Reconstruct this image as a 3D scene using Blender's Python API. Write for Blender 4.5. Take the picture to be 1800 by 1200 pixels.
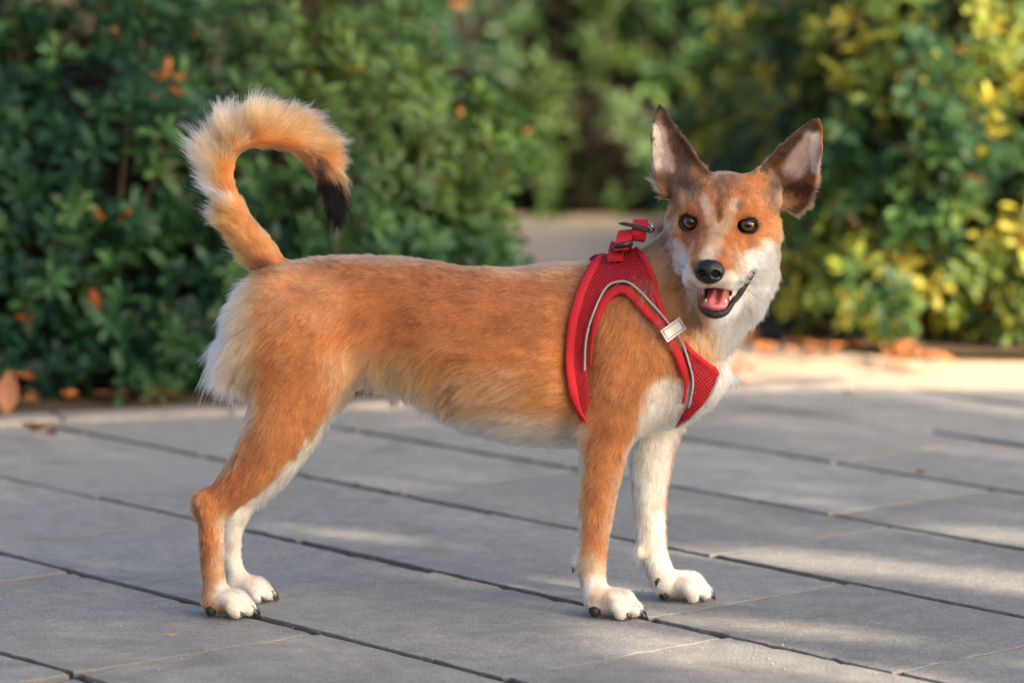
import bpy, math, random
import numpy as np
from mathutils import Vector, Matrix
from mathutils.bvhtree import BVHTree
from mathutils.kdtree import KDTree
from mathutils.geometry import delaunay_2d_cdt

for _o in list(bpy.data.objects):
    bpy.data.objects.remove(_o)
scene = bpy.context.scene
col = scene.collection
R = math.radians
random.seed(7)
rng = np.random.default_rng(7)

# ------------------------------------------------------------------ camera
F_PX, CAM_H, CAM_D = 6750.0, 0.80, 4.40          # focal length in pixels of an 1800 px wide picture
PITCH = math.atan(750 / F_PX)
cam_data = bpy.data.cameras.new('camera')
cam = bpy.data.objects.new('camera', cam_data)
col.objects.link(cam)
cam.location = (0, -CAM_D, CAM_H)
cam.rotation_euler = (math.pi / 2 - PITCH, 0, 0)
cam_data.sensor_width = 36
cam_data.lens = 36 * F_PX / 1800
cam_data.clip_end = 500
cam_data.dof.use_dof = True
cam_data.dof.focus_distance = 4.34
cam_data.dof.aperture_fstop = 3.9
scene.camera = cam

# ------------------------------------------------------------------ sky, sun, exposure
SUN_EL, SUN_DIR = R(23), Vector((0.755, -0.656, 0))     # SUN_DIR: horizontal direction towards the sun
world = bpy.data.worlds.new('World')
scene.world = world
world.use_nodes = True
wn = world.node_tree
bg = wn.nodes['Background']
sky = wn.nodes.new('ShaderNodeTexSky')
sky.sky_type = 'NISHITA'
sky.sun_disc = False
sky.sun_elevation = SUN_EL
sky.sun_rotation = math.atan2(SUN_DIR.x, SUN_DIR.y)
sky.air_density = 0.7
sky.dust_density = 6.0
sky.ozone_density = 0.3
wn.links.new(sky.outputs[0], bg.inputs[0])
bg.inputs[1].default_value = 0.125
sun_data = bpy.data.lights.new('sun', 'SUN')
sun_data.energy = 5.0
sun_data.angle = R(0.53)
sun_data.color = (1.0, 0.80, 0.58)
sun = bpy.data.objects.new('sun', sun_data)
col.objects.link(sun)
_d = -(SUN_DIR.normalized() * math.cos(SUN_EL) + Vector((0, 0, math.sin(SUN_EL))))
sun.rotation_euler = _d.to_track_quat('-Z', 'Y').to_euler()
sun.location = (3, -3, 4)
vs = scene.view_settings
vs.view_transform = 'Standard'
vs.look = 'None'
vs.gamma = 1
vs.use_curve_mapping = False
vs.exposure = 1.76
scene.cycles.use_denoising = True
scene.cycles.max_bounces = 10
scene.cycles.transparent_max_bounces = 16
scene.cycles_curves.shape = 'RIBBONS'
scene.cycles_curves.subdivisions = 2

# ------------------------------------------------------------------ helpers
_c, _s = math.cos(PITCH), math.sin(PITCH)
PXM = 0.000655                                   # metres per photograph pixel at the dog


def W(px, py, Y):
    """point on the vertical plane y = Y that the camera sees at photo pixel px, py"""
    x = (px - 900) / F_PX
    y = -(py - 600) / F_PX
    r = (x, _c + y * _s, -_s + y * _c)
    t = (Y + CAM_D) / r[1]
    return np.array((t * r[0], Y, CAM_H + t * r[2]))


def G(px, py, Z=0.0):
    x = (px - 900) / F_PX
    y = -(py - 600) / F_PX
    r = (x, _c + y * _s, -_s + y * _c)
    t = (Z - CAM_H) / r[2]
    return np.array((t * r[0], -CAM_D + t * r[1], Z))


def PROJ(p):
    """photo pixels of points (n,3)"""
    d = p - np.array((0, -CAM_D, CAM_H))
    zc = d[:, 1] * _c - d[:, 2] * _s
    yc = d[:, 1] * _s + d[:, 2] * _c
    return np.stack((900 + F_PX * d[:, 0] / zc, 600 - F_PX * yc / zc), 1)


def tag(o, label=None, cat=None, group=None, kind=None):
    if label: o['label'] = label
    if cat: o['category'] = cat
    if group: o['group'] = group
    if kind: o['kind'] = kind
    return o


def link(name, data, parent=None, mat=None):
    o = bpy.data.objects.new(name, data)
    col.objects.link(o)
    if parent is not None:
        o.parent = parent
    if mat is not None:
        data.materials.append(mat)
    return o


def pymesh(name, v, f, mat=None, parent=None, smooth=True):
    me = bpy.data.meshes.new(name)
    me.from_pydata([tuple(map(float, q)) for q in v], [], [tuple(map(int, q)) for q in f])
    if smooth:
        me.polygons.foreach_set('use_smooth', [True] * len(me.polygons))
    me.update()
    return link(name, me, parent, mat)


def npmesh(name, v, quads, smooth=True):
    """fast mesh from arrays, all faces with the same corner count"""
    k = quads.shape[1]
    me = bpy.data.meshes.new(name)
    me.vertices.add(len(v))
    me.vertices.foreach_set('co', np.ascontiguousarray(v, np.float32).ravel())
    me.loops.add(quads.size)
    me.loops.foreach_set('vertex_index', np.ascontiguousarray(quads, np.int32).ravel())
    me.polygons.add(len(quads))
    me.polygons.foreach_set('loop_start', np.arange(len(quads), dtype=np.int32) * k)
    me.update(calc_edges=True)
    me.validate()
    if smooth:
        me.polygons.foreach_set('use_smooth', np.ones(len(me.polygons), bool))
    return me


def color_attr(me, name, rgb):
    a = me.attributes.new(name, 'FLOAT_COLOR', 'POINT')
    c = np.ones((len(rgb), 4), np.float32)
    c[:, :3] = rgb
    a.data.foreach_set('color', c.ravel())


def sstep(a, b, x):
    t = np.clip((x - a) / (b - a), 0, 1)
    return t * t * (3 - 2 * t)


def noise3(p, scale, seed, n=14):
    """smooth cheap noise, about -1..1, on points (n,3); scale in metres"""
    r = np.random.default_rng(seed)
    out = np.zeros(len(p))
    for i in range(n):
        k = r.normal(size=3)
        k *= (0.6 + 0.9 * r.random()) * 2 * math.pi / scale / np.linalg.norm(k)
        out += np.sin(p @ k + r.random() * 6.28)
    return out / math.sqrt(n / 2) * 0.6


# ------------------------------------------------------------------ materials
class NT:
    def __init__(self, name):
        self.m = bpy.data.materials.new(name)
        self.m.use_nodes = True
        self.t = self.m.node_tree
        self.b = self.t.nodes['Principled BSDF']
        self.out = self.t.nodes['Material Output']

    def n(self, typ, **kw):
        nd = self.t.nodes.new('ShaderNode' + typ)
        for k, v in kw.items():
            if k.startswith('i_'):
                nd.inputs[k[2:].replace('_', ' ')].default_value = v
            else:
                setattr(nd, k, v)
        return nd

    def l(self, a, b):
        self.t.links.new(a, b)

    def mixc(self, fac, a, b, blend='MIX'):
        m = self.n('Mix', data_type='RGBA', blend_type=blend)
        for src, sock in ((fac, m.inputs[0]), (a, m.inputs[6]), (b, m.inputs[7])):
            if hasattr(src, 'node'):
                self.l(src, sock)
            elif isinstance(src, (int, float)):
                sock.default_value = src
            else:
                sock.default_value = (*src, 1)
        return m.outputs[2]

    def ramp(self, src, stops):
        r = self.n('ValToRGB')
        e = r.color_ramp.elements
        while len(e) < len(stops):
            e.new(0.5)
        for el, (p, c) in zip(e, stops):
            el.position = p
            el.color = (*c, 1) if not isinstance(c, (int, float)) else (c, c, c, 1)
        self.l(src, r.inputs[0])
        return r.outputs[0]

    def noise(self, scale, detail=4, rough=0.6, vec=None, dist=0.0):
        nd = self.n('TexNoise')
        nd.inputs['Scale'].default_value = scale
        nd.inputs['Detail'].default_value = detail
        nd.inputs['Roughness'].default_value = rough
        nd.inputs['Distortion'].default_value = dist
        if vec is not None:
            self.l(vec, nd.inputs['Vector'])
        return nd.outputs['Fac']

    def bump(self, h, strength, dist, normal=None):
        b = self.n('Bump')
        b.inputs['Strength'].default_value = strength
        b.inputs['Distance'].default_value = dist
        self.l(h, b.inputs['Height'])
        if normal is not None:
            self.l(normal, b.inputs['Normal'])
        return b.outputs[0]

    def set(self, base=None, rough=None, spec=None, metal=None, normal=None, **kw):
        for nm, v in (('Base Color', base), ('Roughness', rough), ('Specular IOR Level', spec), ('Metallic', metal), ('Normal', normal)):
            if v is None:
                continue
            if hasattr(v, 'node'):
                self.l(v, self.b.inputs[nm])
            elif isinstance(v, (int, float)):
                self.b.inputs[nm].default_value = v
            else:
                self.b.inputs[nm].default_value = (*v, 1)
        return self.m


def simple(name, base, rough=0.5, spec=0.5, metal=0.0, noise_amt=0.0, nscale=200):
    t = NT(name)
    c = base
    if noise_amt:
        tc = t.n('TexCoord')
        f = t.noise(nscale, 3, 0.6, tc.outputs['Object'])
        c = t.mixc(f, tuple(x * (1 - noise_amt) for x in base), tuple(min(1, x * (1 + noise_amt)) for x in base))
    return t.set(c, rough, spec, metal)


def mat_slab():
    t = NT('paving_stone')
    geo = t.n('NewGeometry')
    info = t.n('ObjectInfo')
    pos = geo.outputs['Position']
    big = t.noise(2.2, 4, 0.6, pos, 0.4)
    mid = t.noise(26, 6, 0.68, pos)
    fine = t.noise(330, 3, 0.75, pos)
    vor = t.n('TexVoronoi')
    vor.inputs['Scale'].default_value = 260
    t.l(pos, vor.inputs['Vector'])
    c = t.ramp(big, [(0.3, (0.150, 0.163, 0.168)), (0.7, (0.238, 0.252, 0.254))])
    c = t.mixc(0.45, c, t.ramp(mid, [(0.3, (0.088, 0.094, 0.096)), (0.72, (0.35, 0.362, 0.355))]))
    c = t.mixc(0.34, c, t.ramp(fine, [(0.36, (0.09, 0.09, 0.09)), (0.52, (0.27, 0.265, 0.255)), (0.72, (0.66, 0.63, 0.58))]))
    streak = t.n('Mapping')
    streak.inputs['Rotation'].default_value = (0, 0, R(50))
    streak.inputs['Scale'].default_value = (9, 60, 9)
    t.l(pos, streak.inputs['Vector'])
    st = t.noise(1.0, 5, 0.65, streak.outputs[0])
    c = t.mixc(t.ramp(st, [(0.5, 0.0), (0.75, 0.35)]), c, (0.15, 0.145, 0.14))
    rnd = t.n('MapRange')
    rnd.inputs['To Min'].default_value = 0.86
    rnd.inputs['To Max'].default_value = 1.12
    t.l(info.outputs['Random'], rnd.inputs['Value'])
    mul = t.n('VectorMath', operation='SCALE')
    t.l(c, mul.inputs[0])
    t.l(rnd.outputs[0], mul.inputs['Scale'])
    # scattered pits and small stains
    stain = t.noise(7, 3, 0.5, pos, 1.2)
    c2 = t.mixc(t.ramp(stain, [(0.56, 0.0), (0.70, 0.6)]), mul.outputs[0], (0.14, 0.138, 0.13))
    nrm = t.bump(mid, 0.35, 0.006)
    nrm = t.bump(fine, 0.55, 0.0022, nrm)
    nrm = t.bump(vor.outputs['Distance'], 0.25, 0.0015, nrm)
    return t.set(c2, 0.82, 0.25, normal=nrm)


def mat_ground(name, a, b, c3):
    t = NT(name)
    geo = t.n('NewGeometry')
    pos = geo.outputs['Position']
    n1 = t.noise(3, 6, 0.65, pos)
    n2 = t.noise(60, 5, 0.7, pos)
    c = t.ramp(n1, [(0.3, a), (0.7, b)])
    c = t.mixc(t.ramp(n2, [(0.45, 0.0), (0.7, 0.6)]), c, c3)
    nrm = t.bump(n2, 0.6, 0.01)
    return t.set(c, 0.95, 0.1, normal=nrm)


def mat_leaf(name, obj_color=False):
    t = NT(name)
    if obj_color:
        src = t.n('ObjectInfo').outputs['Color']
    else:
        src = t.n('Attribute', attribute_name='leaf_tint').outputs['Color']
    tc = t.n('TexCoord')
    n1 = t.noise(90, 3, 0.6, t.n('NewGeometry').outputs['Position'])
    c = t.mixc(t.ramp(n1, [(0.35, 0.0), (0.7, 0.35)]), src, (0.02, 0.05, 0.02), 'MULTIPLY')
    c = t.mixc(0.75, c, src)
    t.set(c, 0.5, 0.25)
    tr = t.n('BsdfTranslucent')
    br = t.mixc(1.0, c, (1.5, 1.35, 0.5), 'MULTIPLY')
    t.l(br, tr.inputs['Color'])
    mx = t.n('MixShader')
    mx.inputs[0].default_value = 0.32
    t.l(t.b.outputs[0], mx.inputs[1])
    t.l(tr.outputs[0], mx.inputs[2])
    t.l(mx.outputs[0], t.out.inputs['Surface'])
    return t.m

# ------------------------------------------------------------------ ground, pavement, kerb, path
M_SLAB = mat_slab()
M_JOINT = mat_ground('joint_dirt', (0.025, 0.023, 0.021), (0.05, 0.045, 0.04), (0.08, 0.072, 0.06))
M_SOIL = mat_ground('soil', (0.05, 0.036, 0.026), (0.11, 0.08, 0.055), (0.20, 0.13, 0.08))
M_PATH = mat_ground('pale_path', (0.50, 0.385, 0.29), (0.59, 0.47, 0.36), (0.40, 0.28, 0.19))
M_KERB = mat_ground('kerb_concrete', (0.23, 0.21, 0.20), (0.32, 0.30, 0.28), (0.17, 0.155, 0.14))
M_EDGE = mat_ground('dirty_slab_edge', (0.11, 0.108, 0.10), (0.18, 0.175, 0.165), (0.085, 0.083, 0.076))


def sheet(name, pts, z, mat):
    o = pymesh(name, [(x, y, z) for x, y in pts], [tuple(range(len(pts)))], mat, smooth=False)
    o['kind'] = 'structure'
    return o


def kerb_y(x):
    return 1.60 + 0.37 * (x + 0.807)


sheet('ground', [(-150, -150), (150, -150), (150, 150), (-150, 150)], -0.06, M_SOIL)
pave = sheet('pavement', [(-5, -5), (5, -5), (5, 2.09), (0.52, 2.09), (-5, kerb_y(-5))], -0.0065, M_JOINT)
sheet('path', [(-1.5, 2.09), (4, 2.09), (4, 6.6), (-1.5, 6.6)], -0.011, M_PATH)
# soil beds under the three hedges
sheet('planting_bed', [(-4, kerb_y(-4) + .1), (0.10, kerb_y(0.10) + .1), (0.16, 2.7), (-0.1, 3.6), (-4, 3.6)], 0.004, M_SOIL)
sheet('planting_bed', [(0.42, 2.95), (0.75, 2.58), (1.2, 2.52), (4, 2.5), (4, 5.6), (0.36, 5.6)], 0.004, M_SOIL)

DA = np.array((0.622, -0.783)); DA /= np.linalg.norm(DA)
DN = np.array((-DA[1], DA[0]))
ROW0, PITCHN = -0.607, 0.345


def clip(poly, a, b, c):
    """keep a*x + b*y <= c"""
    out = []
    for i in range(len(poly)):
        p, q = poly[i], poly[(i + 1) % len(poly)]
        dp, dq = a * p[0] + b * p[1] - c, a * q[0] + b * q[1] - c
        if dp <= 0:
            out.append(p)
        if (dp < 0) != (dq < 0) and dp != dq:
            t = dp / (dp - dq)
            out.append(p + t * (q - p))
    return out


rs = random.Random(11)
fixed = {0: [-1.55, -1.02, -0.52, 0.0, 0.56, 1.1], 1: [-1.75, -1.28, -0.757, -0.24, 0.30, 0.80, 1.4],
         2: [-1.6, -1.05, -0.564, 0.132, 0.534, 1.05, 1.5], 3: [-1.9, -1.3, -0.80, -0.15, 0.41, 0.9, 1.4]}


def make_slab(a0, a1, n0, n1):
    ga, gn = rs.uniform(0.0012, 0.0024), rs.uniform(0.0045, 0.0075)
    skew = -0.075
    cs = []
    for (aa, nn) in ((a0 + ga, n0 + gn), (a1 - ga, n0 + gn), (a1 - ga, n1 - gn), (a0 + ga, n1 - gn)):
        aa += skew * (nn - (n0 + n1) / 2)
        cs.append(DA * aa + DN * nn)
    poly = clip(cs, -0.37, 1, 1.60 + 0.37 * 0.807 - 0.012)
    poly = clip(poly, 0, 1, 2.08) if len(poly) > 2 else poly
    if len(poly) < 3:
        return
    # uneven perimeter
    per = []
    for i in range(len(poly)):
        p, q = np.array(poly[i]), np.array(poly[(i + 1) % len(poly)])
        L = np.linalg.norm(q - p)
        k = max(2, int(L / 0.016))
        d = (q - p) / max(L, 1e-6)
        nn = np.array((-d[1], d[0]))
        w = 0.0
        for j in range(k):
            w = 0.6 * w + rs.gauss(0, 0.0011)
            chip = 0.006 * max(0, rs.random() - 0.90) / 0.10 if j else 0.003
            per.append(p + d * L * j / k + nn * (abs(w) * 0.9 + chip))
    per = np.array(per)
    cen = per.mean(0)
    n = len(per)
    tx, ty, z0 = rs.gauss(0, 0.0025), rs.gauss(0, 0.0025), rs.gauss(-0.001, 0.0006)

    def ring(inset, dz):
        v = per - cen
        l = np.linalg.norm(v, axis=1, keepdims=True)
        q = v * (1 - inset / l)
        return [(x, y, z0 + dz + tx * x + ty * y) for x, y in q]
    verts = ring(0, -0.045) + ring(0, -0.0030) + ring(0.0008, -0.0007) + ring(0.0026, 0.0)
    faces = []
    for r_ in range(3):
        for i in range(n):
            j = (i + 1) % n
            faces.append((r_ * n + i, r_ * n + j, (r_ + 1) * n + j, (r_ + 1) * n + i))
    faces.append(tuple(range(3 * n, 4 * n)))
    o = pymesh('paving_slab', verts, faces, M_SLAB, pave, smooth=False)
    o.data.materials.append(M_EDGE)
    mi = np.ones(len(o.data.polygons), np.int32); mi[-1] = 0; mi[-1 - n:-1] = 0
    o.data.polygons.foreach_set('material_index', mi)
    o.location = (cen[0], cen[1], 0)


for r_ in range(-7, 12):
    n0 = ROW0 + PITCHN * r_
    if r_ in fixed:
        js = [fixed[r_][0] - 1.05, fixed[r_][0] - 0.52] + fixed[r_] + [fixed[r_][-1] + 0.5, fixed[r_][-1] + 1.06]
    else:
        js = [-3.0 + rs.uniform(0, 0.5)]
        while js[-1] < 2.7:
            js.append(js[-1] + rs.choice((0.42, 0.52, 0.56, 0.68)))
    for a0, a1 in zip(js, js[1:]):
        m = DA * (a0 + a1) / 2 + DN * (n0 + PITCHN / 2)
        if -2.0 < m[0] < 2.0 and -1.6 < m[1] < 2.4:
            make_slab(a0, a1, n0, n0 + PITCHN)

# kerb stones along the left bed
kerb = link('kerb', None); kerb['kind'] = 'structure'
for i in range(9):
    x0 = -1.75 + i * 0.26
    d = np.array((1, 0.37)) / math.hypot(1, 0.37)
    nrm = np.array((-d[1], d[0]))
    p0 = np.array((x0, kerb_y(x0)))
    L, wd, h = 0.26 * math.hypot(1, .37) - 0.003, 0.075, 0.008
    vs_ = []
    for z, ins in ((-0.05, 0), (h - 0.005, 0), (h, 0.005)):
        for a_, b_ in ((ins, ins), (L - ins, ins), (L - ins, wd - ins), (ins, wd - ins)):
            q = p0 + d * a_ + nrm * b_
            vs_.append((q[0], q[1], z + rs.uniform(-.001, .001)))
    fs = [(k * 4 + a, k * 4 + (a + 1) % 4, k * 4 + 4 + (a + 1) % 4, k * 4 + 4 + a) for k in range(2) for a in range(4)] + [(8, 9, 10, 11)]
    pymesh('kerb_stone', vs_, fs, M_KERB, kerb, smooth=False)

# ------------------------------------------------------------------ leaves and hedges
M_LEAF = mat_leaf('leaf_mass')
M_LEAF1 = mat_leaf('leaf_single', True)
M_CORE = simple('core_shade_dark', (0.018, 0.016, 0.012), 0.95, 0.05, noise_amt=0.5, nscale=40)  # dark colour stands for shade inside the hedges
M_BARK = simple('bark', (0.12, 0.085, 0.06), 0.9, 0.1, noise_amt=0.5, nscale=60)

_lt = [(0.0, 0.030), (0.28, 0.085), (0.58, 0.165), (0.82, 0.150), (1.0, 0.0)]
LEAF_V, LEAF_F = [], []
for t_, w_ in _lt:
    zc = 0.10 * t_ - 0.22 * t_ * t_
    LEAF_V += [(-w_, t_, zc + w_ * 0.30), (0, t_, zc), (w_, t_, zc + w_ * 0.30)]
LEAF_V = np.array(LEAF_V[:-3] + [(0, 1.0, -0.12)])
for k in range(3):
    for s_ in range(2):
        LEAF_F.append((k * 3 + s_, k * 3 + s_ + 1, k * 3 + s_ + 4, k * 3 + s_ + 3))
LEAF_F = np.array(LEAF_F + [(9, 10, 12, 12), (10, 11, 12, 12)])


def unit(v):
    return v / np.maximum(np.linalg.norm(v, axis=-1, keepdims=True), 1e-9)


def leaf_mass_mesh(name, pos, fwd, up, size, tint):
    """one mesh of many leaves: blade runs along fwd, face towards up"""
    n = len(pos)
    f = unit(fwd)
    s = unit(np.cross(f, up))
    u = np.cross(s, f)
    v = (pos[:, None, :] + size[:, None, None] * (LEAF_V[None, :, 0:1] * s[:, None, :] + LEAF_V[None, :, 1:2] * f[:, None, :]
         + LEAF_V[None, :, 2:3] * u[:, None, :]))
    k = len(LEAF_V)
    q = LEAF_F[:6]
    tri = np.array([(9, 10, 12), (10, 11, 12)])
    off = (np.arange(n) * k)[:, None, None]
    quads = (q[None] + off).reshape(-1, 4)
    tris = (tri[None] + off).reshape(-1, 3)
    me = bpy.data.meshes.new(name)
    me.vertices.add(n * k)
    me.vertices.foreach_set('co', v.astype(np.float32).ravel())
    loops = np.concatenate((quads.ravel(), tris.ravel())).astype(np.int32)
    me.loops.add(len(loops))
    me.loops.foreach_set('vertex_index', loops)
    st = np.concatenate((np.arange(len(quads)) * 4, len(quads) * 4 + np.arange(len(tris)) * 3)).astype(np.int32)
    me.polygons.add(len(st))
    me.polygons.foreach_set('loop_start', st)
    me.update(calc_edges=True)
    me.polygons.foreach_set('use_smooth', np.ones(len(st), bool))
    color_attr(me, 'leaf_tint', np.repeat(tint, k, axis=0))
    return me


LEAF_ONE = bpy.data.meshes.new('leaf')
LEAF_ONE.from_pydata([tuple(v) for v in LEAF_V], [], [tuple(q) for q in LEAF_F[:6]] + [(9, 10, 12), (10, 11, 12)])
LEAF_ONE.polygons.foreach_set('use_smooth', [True] * len(LEAF_ONE.polygons))
LEAF_ONE.materials.append(M_LEAF1)


def ellip_points(c, r, n, g):
    d = unit(g.normal(size=(n, 3)))
    p = np.array(c) + d * np.array(r)
    nr = unit(d / np.array(r))
    return p, nr


def hedge(name, label, lumps, n_whorl, leaf_len, palette, keep, n_single, seed, group=None, dry=0.03):
    g = np.random.default_rng(seed)
    root = link(name, None)
    c0 = np.array(lumps[0][0])
    root.location = (c0[0], c0[1], 0)
    tag(root, label, 'hedge', group)
    area = np.array([l[1][0] * l[1][2] + l[1][1] * l[1][2] + l[1][0] * l[1][1] for l in lumps])
    cnt = (n_whorl * area / area.sum()).astype(int)
    P_, N_, D_ = [], [], []
    for (c, r), k in zip(lumps, cnt):
        p, nr = ellip_points(c, r, k, g)
        depth = g.random(k) ** 1.3 * 0.19
        lump = noise3(p, 0.28, seed + 3) * 0.05 + noise3(p, 0.11, seed + 4) * 0.022
        p = p + nr * (lump - depth)[:, None]
        ok = (p[:, 2] > 0.03)
        # not deep inside another lump
        for (c2, r2) in lumps:
            if c2 is c:
                continue
            q = np.linalg.norm((p - np.array(c2)) / np.array(r2), axis=1)
            ok &= q > 0.80
        P_.append(p[ok]); N_.append(nr[ok]); D_.append(depth[ok])
    p, nr, dep = np.concatenate(P_), np.concatenate(N_), np.concatenate(D_)
    ok = keep(p)
    p, nr, dep = p[ok], nr[ok], dep[ok]
    shoot = unit(nr * 0.75 + np.array((0, 0, 0.55)) + g.normal(size=p.shape) * 0.38)
    per = 8
    n = len(p)
    # whorl frame
    a = unit(np.cross(shoot, g.normal(size=p.shape)))
    b = np.cross(shoot, a)
    pal = np.array(palette)
    wcol = pal[g.integers(0, len(pal), n)] * (0.75 + 0.5 * g.random((n, 1)))
    if len(pal) > 5:                                  # new yellow shoots, plus placed spots with sunlight put into leaf colour
        young_sunlit = noise3(p, 0.55, seed + 9) + 0.35 * noise3(p, 0.2, seed + 10) + 0.25 * g.normal(size=n)
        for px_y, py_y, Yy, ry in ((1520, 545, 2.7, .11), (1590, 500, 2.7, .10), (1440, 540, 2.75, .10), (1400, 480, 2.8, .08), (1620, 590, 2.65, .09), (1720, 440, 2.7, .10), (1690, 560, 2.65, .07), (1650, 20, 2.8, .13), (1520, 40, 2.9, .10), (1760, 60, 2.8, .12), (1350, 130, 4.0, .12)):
            young_sunlit = young_sunlit + 1.7 * np.exp(-(((p - W(px_y, py_y, Yy)) * np.array((1, .5, 1))) ** 2).sum(1) / ry ** 2)
        yi = (young_sunlit > 0.42) & (g.random(n) < 0.85)
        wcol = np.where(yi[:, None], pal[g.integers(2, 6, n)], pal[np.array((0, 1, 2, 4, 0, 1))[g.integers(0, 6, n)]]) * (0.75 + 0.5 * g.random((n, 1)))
    else:                                             # sunlight painted as paler leaf tint on the left and far hedges
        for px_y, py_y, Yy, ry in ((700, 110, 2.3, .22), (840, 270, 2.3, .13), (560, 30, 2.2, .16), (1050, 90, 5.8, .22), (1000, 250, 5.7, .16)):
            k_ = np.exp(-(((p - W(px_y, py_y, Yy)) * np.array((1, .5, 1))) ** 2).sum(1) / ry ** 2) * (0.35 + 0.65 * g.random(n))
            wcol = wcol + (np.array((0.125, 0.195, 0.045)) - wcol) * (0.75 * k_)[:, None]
    isdry = g.random(n) < dry * 0.05
    pos, fw, up, sz, tint = [], [], [], [], []
    for k in range(per):
        ang = k * 2.4 + g.random(n) * 0.7
        elev = 0.15 + 0.9 * (k / per) + g.normal(size=n) * 0.18
        rad = a * np.cos(ang)[:, None] + b * np.sin(ang)[:, None]
        f = unit(rad * np.cos(elev)[:, None] + shoot * np.sin(elev)[:, None] - np.array((0, 0, 0.12)))
        pos.append(p + shoot * (0.010 * k / per - 0.012) + rad * 0.003)
        fw.append(f)
        up.append(unit(shoot * np.cos(elev)[:, None] - rad * np.sin(elev)[:, None] + g.normal(size=p.shape) * 0.15))
        sz.append(leaf_len * (1.05 - 0.45 * k / per) * (0.8 + 0.45 * g.random(n)))
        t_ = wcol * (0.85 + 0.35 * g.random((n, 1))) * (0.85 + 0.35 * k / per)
        dr = isdry | (g.random(n) < dry * 0.35)
        t_[dr] = np.array((0.42, 0.13, 0.035)) * (0.5 + 0.8 * g.random((dr.sum(), 1)))
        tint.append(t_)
    pos, fw, up, sz, tint = (np.concatenate(x) for x in (pos, fw, up, sz, tint))
    # the leaves that show largest become objects of their own
    px = PROJ(pos)
    inview = (px[:, 0] > -20) & (px[:, 0] < 1820) & (px[:, 1] > -20) & (px[:, 1] < 760)
    facing = np.abs(up[:, 1]) + 0.3
    score = np.where(inview, sz * facing / (pos[:, 1] + CAM_D) - 0.02 * np.tile(dep, per), -1)
    order = np.argsort(-score)
    one, rest = order[:n_single], order[n_single:]
    off = np.array(root.location)
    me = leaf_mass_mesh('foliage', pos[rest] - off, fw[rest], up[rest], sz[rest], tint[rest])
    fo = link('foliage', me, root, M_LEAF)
    fo['kind'] = 'stuff'
    for i in one:
        f = unit(fw[i]); s_ = unit(np.cross(f, up[i])); u = np.cross(s_, f)
        o = bpy.data.objects.new('leaf', LEAF_ONE)
        col.objects.link(o)
        o.parent = root
        m = Matrix.Identity(4)
        for r_ in range(3):
            m[r_][0], m[r_][1], m[r_][2] = s_[r_] * sz[i], f[r_] * sz[i], u[r_] * sz[i]
            m[r_][3] = pos[i][r_] - off[r_]
        o.matrix_local = m
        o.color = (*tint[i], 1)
    # dark solid core: inner hedge shade put into its colour
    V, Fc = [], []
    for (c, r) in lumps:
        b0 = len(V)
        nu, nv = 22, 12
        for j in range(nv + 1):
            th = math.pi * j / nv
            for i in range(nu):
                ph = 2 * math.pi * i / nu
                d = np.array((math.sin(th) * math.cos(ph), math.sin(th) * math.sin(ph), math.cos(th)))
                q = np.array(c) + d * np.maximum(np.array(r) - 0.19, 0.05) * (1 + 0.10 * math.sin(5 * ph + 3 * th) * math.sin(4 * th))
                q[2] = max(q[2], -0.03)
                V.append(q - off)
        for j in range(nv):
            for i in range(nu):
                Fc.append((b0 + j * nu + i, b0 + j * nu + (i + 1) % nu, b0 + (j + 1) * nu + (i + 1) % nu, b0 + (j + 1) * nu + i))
    pymesh('shade_core', V, Fc, M_CORE, root)
    # stems under some of the outer shoots
    idx = g.choice(n, min(n, 500), replace=False)
    SV, SF = [], []
    for i in idx:
        q0 = p[i] - off
        q1 = q0 - shoot[i] * 0.10 - nr[i] * 0.06 - np.array((0, 0, 0.05))
        ax = unit(q0 - q1); s1 = unit(np.cross(ax, (0.3, 0.2, 0.9))); s2 = np.cross(ax, s1)
        b0 = len(SV)
        for q, rr in ((q1, 0.0035), (q0, 0.0016)):
            for t_ in range(4):
                SV.append(q + rr * (s1 * math.cos(t_ * 1.571) + s2 * math.sin(t_ * 1.571)))
        for t_ in range(4):
            SF.append((b0 + t_, b0 + (t_ + 1) % 4, b0 + 4 + (t_ + 1) % 4, b0 + 4 + t_))
    st = pymesh('twigs', SV, SF, M_BARK, root)
    st['kind'] = 'stuff'
    return root


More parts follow.
